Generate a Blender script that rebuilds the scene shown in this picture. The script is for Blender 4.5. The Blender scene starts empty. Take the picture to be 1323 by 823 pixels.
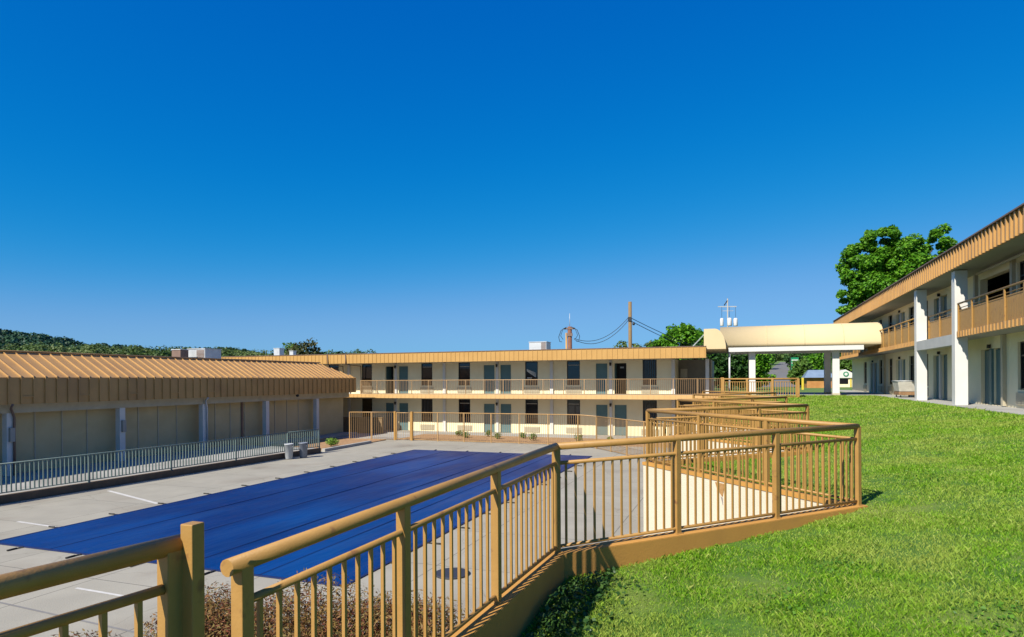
import bpy, math, random
import numpy as np
from mathutils import Vector, Matrix
random.seed(5)
RNG = np.random.default_rng(11)
sc = bpy.context.scene
COL = sc.collection
PI = math.pi
EYE = 1.05
DECK = -2.9

# ------------------------------------------------------------------ materials
def lin(h):
    h = h.lstrip('#')
    c = [int(h[i:i+2], 16)/255 for i in (0, 2, 4)]
    return tuple(x/12.92 if x <= .04045 else ((x+.055)/1.055)**2.4 for x in c)

PAINT = .72     # one reflectance scale for all paints, set for the exposure
def mat(name, c1, c2=None, scale=3.0, rough=.6, bump=0.0, bscale=60., metal=0., spec=.5, detail=4., stretch=None, c3=None, c3scale=.4, c3lo=.5, c3hi=.68):
    """two-tone noise paint with an optional large-scale stain and fine bump"""
    c1, c2, c3 = [tuple(x*PAINT for x in c) if c else None for c in (c1, c2, c3)]
    m = bpy.data.materials.new(name); m.use_nodes = True
    nt = m.node_tree; N = nt.nodes; L = nt.links
    b = N['Principled BSDF']
    b.inputs['Roughness'].default_value = rough
    b.inputs['Metallic'].default_value = metal
    b.inputs['Specular IOR Level'].default_value = spec
    tc = N.new('ShaderNodeTexCoord'); vec = tc.outputs['Object']
    if stretch:
        mp = N.new('ShaderNodeMapping'); mp.inputs['Scale'].default_value = stretch
        L.new(vec, mp.inputs['Vector']); vec = mp.outputs['Vector']
    if c2 is None: c2 = tuple(x*.86 for x in c1)
    n = N.new('ShaderNodeTexNoise'); n.inputs['Scale'].default_value = scale
    n.inputs['Detail'].default_value = detail; n.inputs['Roughness'].default_value = .62
    L.new(vec, n.inputs['Vector'])
    r = N.new('ShaderNodeValToRGB')
    r.color_ramp.elements[0].position = .34; r.color_ramp.elements[1].position = .66
    r.color_ramp.elements[0].color = (*c2, 1); r.color_ramp.elements[1].color = (*c1, 1)
    L.new(n.outputs['Fac'], r.inputs['Fac'])
    out = r.outputs['Color']
    if c3:
        n3 = N.new('ShaderNodeTexNoise'); n3.inputs['Scale'].default_value = c3scale
        n3.inputs['Detail'].default_value = 6; L.new(vec, n3.inputs['Vector'])
        r3 = N.new('ShaderNodeValToRGB'); r3.color_ramp.elements[0].position = c3lo; r3.color_ramp.elements[1].position = c3hi
        L.new(n3.outputs['Fac'], r3.inputs['Fac'])
        mx = N.new('ShaderNodeMixRGB'); mx.inputs['Color2'].default_value = (*c3, 1)
        L.new(out, mx.inputs['Color1']); L.new(r3.outputs['Color'], mx.inputs['Fac']); out = mx.outputs['Color']
    L.new(out, b.inputs['Base Color'])
    if bump:
        nb = N.new('ShaderNodeTexNoise'); nb.inputs['Scale'].default_value = bscale; nb.inputs['Detail'].default_value = 3
        L.new(vec, nb.inputs['Vector'])
        bp = N.new('ShaderNodeBump'); bp.inputs['Strength'].default_value = bump; bp.inputs['Distance'].default_value = .02
        L.new(nb.outputs['Fac'], bp.inputs['Height']); L.new(bp.outputs['Normal'], b.inputs['Normal'])
    return m

def leafmat(name, cols, patch=None, pscale=.5, trans=.35, rough=.55, pamt=.5):
    """leaves: random tone per leaf, patches of another tone, some light coming through"""
    m = bpy.data.materials.new(name); m.use_nodes = True
    nt = m.node_tree; N = nt.nodes; L = nt.links
    b = N['Principled BSDF']; b.inputs['Roughness'].default_value = rough; b.inputs['Specular IOR Level'].default_value = .25
    g = N.new('ShaderNodeNewGeometry'); r = N.new('ShaderNodeValToRGB')
    cols = [tuple(x*.74 for x in c) for c in cols]; patch = tuple(x*.74 for x in patch) if patch else None
    e = r.color_ramp.elements
    while len(e) < len(cols): e.new(.5)
    for i, c in enumerate(cols):
        e[i].position = i/(len(cols)-1); e[i].color = (*c, 1)
    L.new(g.outputs['Random Per Island'], r.inputs['Fac']); out = r.outputs['Color']
    if patch:
        tc = N.new('ShaderNodeTexCoord'); n = N.new('ShaderNodeTexNoise'); n.inputs['Scale'].default_value = pscale; n.inputs['Detail'].default_value = 5
        L.new(tc.outputs['Object'], n.inputs['Vector'])
        rr = N.new('ShaderNodeValToRGB'); rr.color_ramp.elements[0].position = .42; rr.color_ramp.elements[1].position = .64
        L.new(n.outputs['Fac'], rr.inputs['Fac'])
        ml = N.new('ShaderNodeMath'); ml.operation = 'MULTIPLY'; ml.inputs[1].default_value = pamt
        L.new(rr.outputs['Color'], ml.inputs[0])
        mx = N.new('ShaderNodeMixRGB'); mx.inputs['Color2'].default_value = (*patch, 1)
        L.new(ml.outputs[0], mx.inputs['Fac']); L.new(out, mx.inputs['Color1']); out = mx.outputs['Color']
    L.new(out, b.inputs['Base Color'])
    t = N.new('ShaderNodeBsdfTranslucent'); L.new(out, t.inputs['Color'])
    ms = N.new('ShaderNodeMixShader'); ms.inputs['Fac'].default_value = trans
    L.new(b.outputs[0], ms.inputs[1]); L.new(t.outputs[0], ms.inputs[2])
    L.new(ms.outputs[0], N['Material Output'].inputs['Surface'])
    return m

M = {}
M['tan'] = mat('tan_rail_paint', (.47, .262, .074), (.42, .23, .062), 7, .5, .08, 90, spec=.35, c3=(.27, .13, .05), c3scale=9, c3lo=.62, c3hi=.72)
M['tanpost'] = M['tan']
M['tanroof'] = mat('tan_standing_seam', (.59, .335, .115), (.53, .295, .098), 1.3, .45, 0, c3=(.45, .245, .09), c3scale=.7, c3lo=.52, c3hi=.75)
M['tanfar'] = mat('tan_fascia_metal', (.61, .35, .10), (.56, .315, .085), 1.1, .45)
M['curb'] = mat('tan_curb_stucco', (.66, .33, .065), (.58, .285, .055), 2.2, .85, .14, 55, c3=(.46, .23, .05), c3scale=1.1)
M['cream'] = mat('cream_stucco', (1.04, .92, .62), (.98, .86, .57), 1.2, .85, .35, 45)
M['creamwall'] = mat('cream_retaining_stucco', (.80, .71, .55), (.75, .66, .50), 1.6, .85, .35, 45)
M['panel'] = mat('beige_wall_panel', (.68, .55, .30), (.61, .49, .26), 1.0, .7, .1, 30, c3=(.52, .41, .21), c3scale=.35)
M['paneltrim'] = mat('pale_panel_trim', (.58, .51, .36), None, 2, .6)
M['white'] = mat('white_paint', (.80, .79, .76), (.74, .73, .70), 1.5, .5)
M['soffit'] = mat('grey_soffit', (.42, .40, .36), (.38, .36, .32), .8, .7)
M['teal'] = mat('teal_door_paint', (.12, .225, .24), (.105, .20, .215), 2, .45, spec=.3)
M['tealrail'] = mat('grey_green_rail_paint', (.17, .235, .22), (.13, .19, .18), 5, .5)
M['bronze'] = mat('dark_bronze_frame', (.018, .014, .012), None, 4, .4)
M['glass'] = mat('dark_window_glass', (.010, .010, .013), (.022, .018, .018), .9, .06, spec=.6)
M['spandrel'] = mat('brown_spandrel', (.075, .045, .035), None, 3, .6)
M['dark'] = mat('dark_room', (.02, .018, .016), None, 2, .8)
M['grille'] = mat('cream_metal_grille', (.60, .53, .38), None, 3, .5)
M['concrete'] = mat('walk_concrete', (.47, .46, .43), (.40, .39, .36), 1.2, .85, .25, 40, c3=(.34, .33, .30), c3scale=.5)
M['awning'] = mat('cream_vinyl_awning', (.78, .62, .37), (.75, .595, .35), .8, .85, spec=.2)
M['lampm'] = mat('black_lamp_metal', (.02, .02, .022), None, 3, .5)
M['galv'] = mat('pale_sheet_metal', (.70, .72, .73), (.58, .60, .62), 3, .4, metal=.2)
M['hvacdark'] = mat('brown_sheet_metal', (.24, .15, .11), (.19, .12, .09), 3, .6)
M['wood'] = mat('weathered_pole_wood', (.30, .20, .085), (.22, .14, .06), 5, .85, .3, 30, stretch=(6, 6, .6))
M['rust'] = mat('red_brown_pole', (.26, .105, .055), (.19, .08, .045), 4, .8)
M['wire'] = mat('black_cable', (.015, .016, .02), None, 5, .6)
M['bin'] = mat('blue_grey_bin_plastic', (.24, .27, .33), (.18, .21, .27), 4, .5)
M['bin2'] = mat('pale_bin_plastic', (.50, .53, .56), (.40, .43, .47), 4, .5)
M['binlid'] = mat('dark_bin_plastic', (.03, .035, .045), None, 4, .5)
M['strap'] = mat('dark_strap', (.025, .022, .02), None, 6, .7)
M['mulch'] = mat('brown_mulch', (.50, .30, .15), (.32, .18, .085), 5, .95, .9, 18)
M['line'] = mat('white_line_paint', (.72, .70, .66), (.60, .58, .54), 6, .7)
M['asphalt'] = mat('grey_road', (.20, .195, .19), (.16, .155, .15), 1.2, .9)
M['roofgravel'] = mat('pale_roof_membrane', (.42, .40, .37), None, 1, .9)
M['bark'] = mat('bark', (.085, .06, .04), (.05, .035, .025), 6, .9, .5, 20)
M['signgreen'] = mat('green_sign_sheet', (.01, .28, .12), None, 2, .4)
M['blueroof'] = mat('blue_grey_metal_roof', (.24, .33, .46), (.19, .27, .39), 2, .4)
M['brickwall'] = mat('orange_tan_wall', (.58, .29, .09), (.46, .20, .055), 1.4, .8)
M['yellow'] = mat('yellow_paint', (.75, .58, .05), None, 3, .5)
M['pinkroof'] = mat('dull_pink_roof', (.48, .27, .23), (.40, .22, .19), 1, .8)
M['brownbase'] = mat('brown_curb', (.20, .13, .075), (.13, .09, .055), 2.5, .9, .4, 30)
M['canvas'] = mat('off_white_canvas', (.66, .64, .56), (.52, .49, .42), 3, .9)
M['cartbase'] = mat('orange_brown_board', (.34, .19, .085), (.22, .12, .055), 5, .8)
M['soil'] = mat('far_ground', (.09, .12, .035), (.13, .11, .05), .05, .95)

# ------------------------------------------------------------------ mesh helpers
class MB:
    def __init__(s): s.v = []; s.f = []; s.sm = []
    def quad(s, a, b, c, d, smooth=False):
        n = len(s.v); s.v += [tuple(a), tuple(b), tuple(c), tuple(d)]; s.f.append((n, n+1, n+2, n+3)); s.sm.append(smooth)
    def hexa(s, p):
        """8 corners: bottom ring 0-3, top ring 4-7"""
        n = len(s.v); s.v += [tuple(q) for q in p]
        for f in ((0, 3, 2, 1), (4, 5, 6, 7), (0, 1, 5, 4), (1, 2, 6, 5), (2, 3, 7, 6), (3, 0, 4, 7)):
            s.f.append(tuple(n+i for i in f)); s.sm.append(False)
    def box(s, x0, y0, z0, x1, y1, z1):
        s.hexa([(x0, y0, z0), (x1, y0, z0), (x1, y1, z0), (x0, y1, z0), (x0, y0, z1), (x1, y0, z1), (x1, y1, z1), (x0, y1, z1)])
    def bar(s, a, b, w, h, up=(0, 0, 1)):
        """box section bar from a to b; w across, h along up"""
        a = Vector(a); b = Vector(b); d = (b-a).normalized(); u = Vector(up)
        r = d.cross(u)
        if r.length < 1e-4: r = d.cross(Vector((1, 0, 0)))
        r.normalize(); u = r.cross(d).normalized(); r = r*w/2; u = u*h/2
        s.hexa([a-r-u, a+r-u, b+r-u, b-r-u, a-r+u, a+r+u, b+r+u, b-r+u])
    def tube(s, pts, r, n=8, caps=True):
        pts = [Vector(p) for p in pts]; rs = r if isinstance(r, (list, tuple)) else [r]*len(pts)
        base = len(s.v); prev = None
        for i, p in enumerate(pts):
            if i == 0: d = pts[1]-pts[0]
            elif i == len(pts)-1: d = pts[-1]-pts[-2]
            else: d = (pts[i+1]-p).normalized()+(p-pts[i-1]).normalized()
            d.normalize()
            if prev is None:
                x = d.cross(Vector((0, 0, 1)))
                if x.length < .05: x = d.cross(Vector((1, 0, 0)))
            else: x = prev-d*prev.dot(d)
            x.normalize(); prev = x; y = d.cross(x)
            for k in range(n):
                a = 2*PI*k/n; s.v.append(tuple(p+(x*math.cos(a)+y*math.sin(a))*rs[i]))
        for i in range(len(pts)-1):
            for k in range(n):
                a = base+i*n+k; b = base+i*n+(k+1) % n
                s.f.append((a, b, b+n, a+n)); s.sm.append(True)
        if caps:
            s.f.append(tuple(base+k for k in range(n))[::-1]); s.sm.append(False)
            s.f.append(tuple(base+(len(pts)-1)*n+k for k in range(n))); s.sm.append(False)
    def lathe(s, prof, c, n=20):
        base = len(s.v)
        for r, z in prof:
            for k in range(n):
                a = 2*PI*k/n; s.v.append((c[0]+r*math.cos(a), c[1]+r*math.sin(a), c[2]+z))
        for i in range(len(prof)-1):
            for k in range(n):
                a = base+i*n+k; b = base+i*n+(k+1) % n
                s.f.append((a, b, b+n, a+n)); s.sm.append(True)
        s.f.append(tuple(base+k for k in range(n))[::-1]); s.sm.append(False)
        s.f.append(tuple(base+(len(prof)-1)*n+k for k in range(n))); s.sm.append(False)
    def prism(s, poly, fn0, fn1):
        n = len(poly); b = len(s.v)
        s.v += [tuple(fn0(*p)) for p in poly]+[tuple(fn1(*p)) for p in poly]
        s.f.append(tuple(b+i for i in range(n))[::-1]); s.f.append(tuple(b+n+i for i in range(n))); s.sm += [False, False]
        for i in range(n):
            j = (i+1) % n; s.f.append((b+i, b+j, b+n+j, b+n+i)); s.sm.append(False)
    def mesh(s, name, m):
        me = bpy.data.meshes.new(name); me.from_pydata(s.v, [], s.f)
        me.polygons.foreach_set('use_smooth', s.sm); me.update()
        if m: me.materials.append(m)
        return me
    def build(s, name, m, parent=None, bevel=0):
        return link(name, s.mesh(name, m), parent, bevel)

def link(name, me, parent=None, bevel=0):
    o = bpy.data.objects.new(name, me); COL.objects.link(o)
    if parent is not None: adopt(o, parent)
    if bevel:
        b = o.modifiers.new('Bevel', 'BEVEL'); b.width = bevel; b.segments = 2; b.limit_method = 'ANGLE'
    return o

WORLD = {}
def adopt(o, parent):
    """parent without moving: meshes are modelled in world space"""
    o.parent = parent
    p = Vector((0, 0, 0)); q = parent
    while q is not None:
        p += q.location; q = q.parent
    o.location = o.location-p

def tag(o, label, cat, group=None):
    o['label'] = label; o['category'] = cat
    if group: o['group'] = group
    return o
def thing(name, loc, label, cat, group=None):
    o = bpy.data.objects.new(name, None); COL.objects.link(o); o.location = loc; o.empty_display_size = .3
    return tag(o, label, cat, group)
def structure(o): o['kind'] = 'structure'; return o
def stuff(o): o['kind'] = 'stuff'; return o

def np_mesh(name, V, m, nv):
    """V (N,nv,3): N separate faces of nv corners"""
    N = V.shape[0]; me = bpy.data.meshes.new(name)
    me.vertices.add(N*nv); me.vertices.foreach_set('co', V.reshape(-1).astype(np.float32))
    me.loops.add(N*nv); me.loops.foreach_set('vertex_index', np.arange(N*nv, dtype=np.int32))
    me.polygons.add(N); me.polygons.foreach_set('loop_start', (np.arange(N)*nv).astype(np.int32))
    try: me.polygons.foreach_set('loop_total', np.full(N, nv, dtype=np.int32))
    except Exception: pass
    me.update(calc_edges=True); me.materials.append(m)
    return me

def wall_holes(mb, u0, u1, z0, z1, holes, P, depth):
    """a wall sheet with rectangular openings (u0,z0,u1,z1) and reveals; P(u,z,d) -> point, d into the wall"""
    us = sorted({u0, u1, *[h[0] for h in holes], *[h[2] for h in holes]}); zs = sorted({z0, z1, *[h[1] for h in holes], *[h[3] for h in holes]})
    us = [u for u in us if u0 <= u <= u1]; zs = [z for z in zs if z0 <= z <= z1]
    for i in range(len(us)-1):
        for j in range(len(zs)-1):
            cu = (us[i]+us[i+1])/2; cz = (zs[j]+zs[j+1])/2
            if any(h[0] < cu < h[2] and h[1] < cz < h[3] for h in holes): continue
            mb.quad(P(us[i], zs[j], 0), P(us[i+1], zs[j], 0), P(us[i+1], zs[j+1], 0), P(us[i], zs[j+1], 0))
    for a, b, c, d in holes:
        for (p, q), (r, s_) in (((a, b), (c, b)), ((c, b), (c, d)), ((c, d), (a, d)), ((a, d), (a, b))):
            mb.quad(P(p, q, 0), P(r, s_, 0), P(r, s_, depth), P(p, q, depth))

# ------------------------------------------------------------------ world, sun, camera
SUN = Vector((-.42, -.98, .95)).normalized()
w = bpy.data.worlds.new("World"); sc.world = w; w.use_nodes = True
nt = w.node_tree; bg = nt.nodes['Background']
sky = nt.nodes.new('ShaderNodeTexSky'); sky.sky_type = 'NISHITA'; sky.sun_disc = False
sky.sun_elevation = math.asin(SUN.z); sky.sun_rotation = math.atan2(SUN.x, SUN.y) % (2*PI)
sky.altitude = 300; sky.air_density = .85; sky.dust_density = .1; sky.ozone_density = 2.2
def mth(op, a, b):
    n = nt.nodes.new('ShaderNodeMath'); n.operation = op
    for k, v in enumerate((a, b)):
        if isinstance(v, (int, float)): n.inputs[k].default_value = v
        else: nt.links.new(v, n.inputs[k])
    return n.outputs[0]
# deepen the clear sky: a polarised, saturated blue
sp = nt.nodes.new('ShaderNodeSeparateColor'); cb = nt.nodes.new('ShaderNodeCombineColor'); nt.links.new(sky.outputs[0], sp.inputs[0])
EXPO = .70; STR = .1087/2**EXPO
S1 = 1/.1087
q3 = mth('POWER', mth('MULTIPLY', sp.outputs[0], .1), 5.7)
nt.links.new(mth('DIVIDE', mth('MULTIPLY', q3, .2*S1), mth('ADD', q3, .001)), cb.inputs[0])
xg = mth('MULTIPLY', sp.outputs[1], .0913)
nt.links.new(mth('DIVIDE', mth('MULTIPLY', xg, S1), mth('ADD', mth('MULTIPLY', mth('MULTIPLY', xg, xg), .95), 1.0)), cb.inputs[1])
nt.links.new(mth('MULTIPLY', mth('POWER', mth('MULTIPLY', mth('POWER', mth('MULTIPLY', sp.outputs[2], .1), .55), .902/.8), .72), .8*S1), cb.inputs[2])
nt.links.new(cb.outputs[0], bg.inputs['Color'])
bg.inputs['Strength'].default_value = STR
sl = bpy.data.lights.new('sun', 'SUN'); sl.energy = 5.0; sl.angle = math.radians(.55); sl.color = (1, .93, .80)
so = bpy.data.objects.new('sun', sl); COL.objects.link(so); so.rotation_euler = SUN.to_track_quat('Z', 'Y').to_euler(); so.location = (0, 0, 30)
cam = bpy.data.cameras.new('camera'); co = bpy.data.objects.new('camera', cam); COL.objects.link(co)
cam.sensor_width = 36; cam.lens = 820/1323*36; cam.shift_y = 79.1/1323; cam.clip_end = 4000; cam.clip_start = .05
co.matrix_world = Matrix.Translation((0, 0, EYE)) @ Matrix.Rotation(math.radians(19.756), 4, 'Z') @ Matrix.Rotation(PI/2, 4, 'X') @ Matrix.Rotation(math.radians(-.309), 4, 'Z')
sc.camera = co
sc.view_settings.view_transform = 'Standard'; sc.view_settings.look = 'None'; sc.view_settings.exposure = EXPO; sc.view_settings.gamma = 1

# ------------------------------------------------------------------ lawn heights and the zigzag wall
ZIG = [(-2.16, -8.), (-1.93, 2.06), (-1.70, 6.0), (1.45, 9.38), (-1.75, 12.95), (1.47, 16.2), (-1.75, 19.6), (1.45, 23.0), (-1.75, 26.4), (1.45, 29.8), (-1.75, 33.2), (-1.1, 39.0)]
ZTOP = [-.95, -.73, -.64] + [-.62]*9       # top of the tan curb at each corner
def wall_x(y):
    return np.interp(y, [p[1] for p in ZIG]+[42, 400], [p[0] for p in ZIG]+[-1.0, -1.0])
def lawn_z(x, y):
    zl = np.interp(y, [-8, 2, 4.5, 6, 9.4, 12.8, 20, 26, 30, 34, 37.5, 46], [-1.4, -1.2, -1.06, -.90, -.70, -.72, -.74, -.66, -.5, -.28, -.05, -.03])
    xs = np.interp(y, [4, 9, 40], [-1.7, 1.0, 1.0])
    s = np.clip((x-xs)/(7.4-xs), 0, 1)
    und = .018*np.sin(x*1.7+.6*y)*np.sin(y*.9)*np.clip(s*(1-s)*4, 0, 1)
    return zl+(-.035-zl)*s+und

def lawn_mesh():
    ys = np.concatenate([np.arange(-8, 14, .2), np.arange(14, 46.01, .4)])
    ts = np.concatenate([np.linspace(0, 9.3, 48), np.array([14., 22, 40, 80])])
    V = []; F = []
    for y in ys:
        x0 = float(wall_x(y))+.03
        for t in ts:
            x = x0+t if t > 9.3 else x0+(7.45-x0)*t/9.3
            z = float(lawn_z(x, y)) if x < 7.46 else -.05
            V.append((x, y, z))
    nT = len(ts)
    for i in range(len(ys)-1):
        for j in range(nT-1):
            a = i*nT+j; F.append((a, a+1, a+nT+1, a+nT))
    me = bpy.data.meshes.new('lawn'); me.from_pydata(V, [], F)
    me.polygons.foreach_set('use_smooth', [True]*len(F)); me.update()
    return me
def lawn_soil():
    m = mat('lawn_soil', (.085, .20, .008), (.05, .13, .005), 7, .95, .8, 30, c3=(.20, .25, .04), c3scale=.6)
    return m
lm = lawn_mesh(); lm.materials.append(lawn_soil()); structure(link('lawn', lm))

GR = leafmat('grass_blades', [(.11, .28, .010), (.19, .42, .016), (.27, .53, .026), (.36, .59, .045), (.52, .58, .15)], patch=(.50, .58, .12), pscale=.75, trans=.4, rough=.55, pamt=.7)
def grass():
    out = []
    bands = [(1.0, 3.5, 6500), (3.5, 6, 7500), (6, 9, 5600), (9, 14, 3000), (14, 22, 1400), (22, 42, 520)]
    for y0, y1, dens in bands:
        n = int((y1-y0)*9.3*dens)
        y = RNG.uniform(y0, y1, n); x = RNG.uniform(-2.0, 7.42, n)
        k = (x > wall_x(y)+.11)
        # out of anybody's view on the near right
        k &= (x < 1.2*y+2.5)
        x = x[k]; y = y[k]; n = len(x)
        # clumps: some spots taller, some thin
        cl = np.sin(x*3.1+1.3*np.sin(y*2.3))*np.sin(y*2.7+1.1*np.sin(x*1.9))
        keep = RNG.uniform(0, 1, n) < .82+.18*cl
        x = x[keep]; y = y[keep]; cl = cl[keep]; n = len(x)
        z = lawn_z(x, y)-.006
        d = np.hypot(x, y)
        wd = np.maximum(.0032, .00072*d)*RNG.uniform(.7, 1.3, n)
        h = (.031+.010*cl+.009*np.sin(x*6.3+2*np.sin(y*5.1))*np.sin(y*5.7+x)+.012*np.maximum(0, d-12)/10)*RNG.uniform(.6, 1.5, n)
        tall = RNG.uniform(0, 1, n) < .012; h[tall] *= 1.6
        a = RNG.uniform(0, 2*PI, n); ln = RNG.uniform(.2, 1.0, n)*h
        dx, dy = np.cos(a), np.sin(a); b = RNG.uniform(0, 2*PI, n); px, py = np.cos(b)*wd/2, np.sin(b)*wd/2
        V = np.zeros((n, 4, 3))
        V[:, 0] = np.stack([x-px, y-py, z], 1); V[:, 1] = np.stack([x+px, y+py, z], 1)
        mx, my, mz = x+dx*ln*.45, y+dy*ln*.45, z+h*.72
        V[:, 2] = np.stack([x+dx*ln+px*.25, y+dy*ln+py*.25, z+h], 1)
        V[:, 3] = np.stack([mx-px*.9, my-py*.9, mz], 1)
        out.append(V)
    return np.concatenate(out)
stuff(link('grass', np_mesh('grass', grass(), GR, 4)))

# broad-leaved weeds in the shade at the foot of the near wall
def leaf_quads(P, size, nrm=None, jitter=1.0, aspect=.55, seed=1):
    r = np.random.default_rng(seed); n = len(P)
    d = r.normal(size=(n, 3))
    if nrm is not None: d = nrm+jitter*d*.6
    d /= np.linalg.norm(d, axis=1)[:, None]+1e-9
    t = np.cross(d, r.normal(size=(n, 3))); t /= np.linalg.norm(t, axis=1)[:, None]+1e-9
    b = np.cross(d, t); s = (size*r.uniform(.6, 1.35, n))[:, None]
    V = np.zeros((n, 4, 3))
    V[:, 0] = P-t*s*.5; V[:, 1] = P+b*s*.5*aspect-d*s*.08; V[:, 2] = P+t*s*.5; V[:, 3] = P-b*s*.5*aspect-d*s*.08
    return V
WEED = leafmat('weed_leaves', [(.03, .085, .018), (.05, .12, .025), (.085, .17, .035)], trans=.25, rough=.4)
n = 5200
yy = RNG.uniform(2.2, 7.1, n); off = np.abs(RNG.normal(0, .24, n))
xx = wall_x(yy)+.17+off; k = (off < .8) & (yy < 5.95+.35*off); xx = xx[k]; yy = yy[k]
zz = lawn_z(xx, yy)+RNG.uniform(.01, .10, len(xx))*(1+.5*np.sin(yy*5)*np.sin(xx*7))
Pw = np.stack([xx, yy, zz], 1)
CL = leafmat('clover_leaves', [(.06, .17, .015), (.10, .25, .02), (.15, .33, .03)], trans=.3, rough=.5)
Pc = []
for cx_, cy_, rr_, nn_ in ((2.0, 5.3, .45, 420), (1.1, 4.4, .3, 260), (3.4, 7.6, .6, 420), (.3, 5.6, .25, 160), (2.9, 4.9, .35, 240), (4.6, 10.5, .6, 300), (.9, 6.7, .25, 120), (5.3, 14, .9, 260), (2.6, 11.5, .6, 240)):
    gx, gy = RNG.normal(cx_, rr_*.6, nn_), RNG.normal(cy_, rr_*.6, nn_)
    Pc.append(np.stack([gx, gy, lawn_z(gx, gy)+RNG.uniform(.012, .036, nn_)], 1))
Pc = np.concatenate(Pc)
stuff(link('clover', np_mesh('clover', leaf_quads(Pc, .034, np.tile([0, 0, 1.], (len(Pc), 1)), 1, .8, 13), CL, 4)))
stuff(link('ground_cover', np_mesh('ground_cover', leaf_quads(Pw, .045, np.tile([0, 0, 1.], (len(Pw), 1)), 1, .7, 3), WEED, 4)))

# ------------------------------------------------------------------ deck, ground
def deck_material():
    m = mat('deck_concrete', (.44, .41, .335), (.38, .355, .29), .9, .8, .25, 45, c3=(.30, .265, .21), c3scale=.45, c3lo=.54, c3hi=.74)
    nt = m.node_tree; N = nt.nodes; L = nt.links; b = N['Principled BSDF']
    src = b.inputs['Base Color'].links[0].from_socket
    tc = N.new('ShaderNodeTexCoord')
    br = N.new('ShaderNodeTexBrick'); br.offset = 0; br.inputs['Scale'].default_value = 1; br.inputs['Brick Width'].default_value = 3.05; br.inputs['Row Height'].default_value = 3.05
    br.inputs['Mortar Size'].default_value = .012; br.inputs['Color1'].default_value = (1, 1, 1, 1); br.inputs['Color2'].default_value = (.93, .93, .93, 1); br.inputs['Mortar'].default_value = (.42, .42, .42, 1)
    L.new(tc.outputs['Object'], br.inputs['Vector'])
    mx = N.new('ShaderNodeMixRGB'); mx.blend_type = 'MULTIPLY'; mx.inputs['Fac'].default_value = 1
    L.new(src, mx.inputs['Color1']); L.new(br.outputs['Color'], mx.inputs['Color2'])
    # thin wandering cracks and streaks
    vo = N.new('ShaderNodeTexVoronoi'); vo.feature = 'DISTANCE_TO_EDGE'; vo.inputs['Scale'].default_value = .33
    nz = N.new('ShaderNodeTexNoise'); nz.inputs['Scale'].default_value = 1.6; nz.inputs['Detail'].default_value = 6
    av = N.new('ShaderNodeVectorMath'); av.operation = 'MULTIPLY_ADD'; av.inputs[1].default_value = (.6, .6, .6)
    L.new(tc.outputs['Object'], nz.inputs['Vector']); L.new(nz.outputs['Color'], av.inputs[0]); L.new(tc.outputs['Object'], av.inputs[2]); L.new(av.outputs[0], vo.inputs['Vector'])
    rp = N.new('ShaderNodeValToRGB'); rp.color_ramp.elements[0].position = .0; rp.color_ramp.elements[1].position = .006
    rp.color_ramp.elements[0].color = (.80, .79, .77, 1); rp.color_ramp.elements[1].color = (1, 1, 1, 1)
    L.new(vo.outputs['Distance'], rp.inputs['Fac'])
    m2 = N.new('ShaderNodeMixRGB'); m2.blend_type = 'MULTIPLY'; m2.inputs['Fac'].default_value = 1
    L.new(mx.outputs[0], m2.inputs['Color1']); L.new(rp.outputs[0], m2.inputs['Color2']); L.new(m2.outputs[0], b.inputs['Base Color'])
    return m
M['deck'] = deck_material()
mb = MB(); mb.quad((-40, -12, DECK), (1.6, -12, DECK), (1.6, 37.3, DECK), (-40, 37.3, DECK)); structure(mb.build('pool_deck', M['deck']))
mb = MB(); mb.quad((-2500, -300, -3.3), (2500, -300, -3.3), (2500, 3500, -3.3), (-2500, 3500, -3.3)); structure(mb.build('ground', M['soil']))
mb = MB()
mb.hexa([(-21.9, 37.3, -3.1), (-1.2, 37.3, -3.1), (-1.2, 41.7, -3.1), (-21.9, 41.7, -3.1), (-21.9, 37.3, -2.94), (-1.2, 37.3, -2.94), (-1.2, 41.7, -2.90), (-21.9, 41.7, -2.90)])
structure(mb.build('mulch_bed', M['mulch']))
mb = MB(); mb.box(-46, 41.7, -3.2, -1.2, 43.95, -2.86); structure(mb.build('lower_walkway', M['concrete']))
mb = MB(); mb.box(-46, 37.3, -3.2, -21.9, 41.7, -2.92); structure(mb.build('side_path', M['concrete']))
# painted lines and joints on the deck
def flat_strip(name, a, b, wdt, m, z=DECK+.004):
    a = Vector((*a, 0)); b = Vector((*b, 0)); d = (b-a).normalized(); r = Vector((-d.y, d.x, 0))*wdt/2
    q = MB(); q.quad(*[(p.x, p.y, z) for p in (a-r, b-r, b+r, a+r)]); return structure(q.build(name, m))
flat_strip('painted_line', (-21.6, 16.72), (-17.75, 15.45), .13, M['line'])
flat_strip('painted_line', (-19.3, 12.2), (-17.6, 12.07), .10, M['line'])
flat_strip('painted_line', (-12.0, 8.62), (-10.7, 8.58), .07, M['line'])
flat_strip('expansion_joint', (-20.0, 8.05), (-7.4, 7.3), .05, mat('joint_filler', (.26, .25, .24), None, 4, .9))
# planting soil at the foot of the near wall
mb = MB(); mb.box(-7.2, 2.2, DECK-.05, -1.95, 7.55, DECK+.06)
structure(mb.build('planting_soil', mat('dark_bed_soil', (.13, .075, .04), (.07, .04, .025), 6, .95, .8, 20)))

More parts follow.
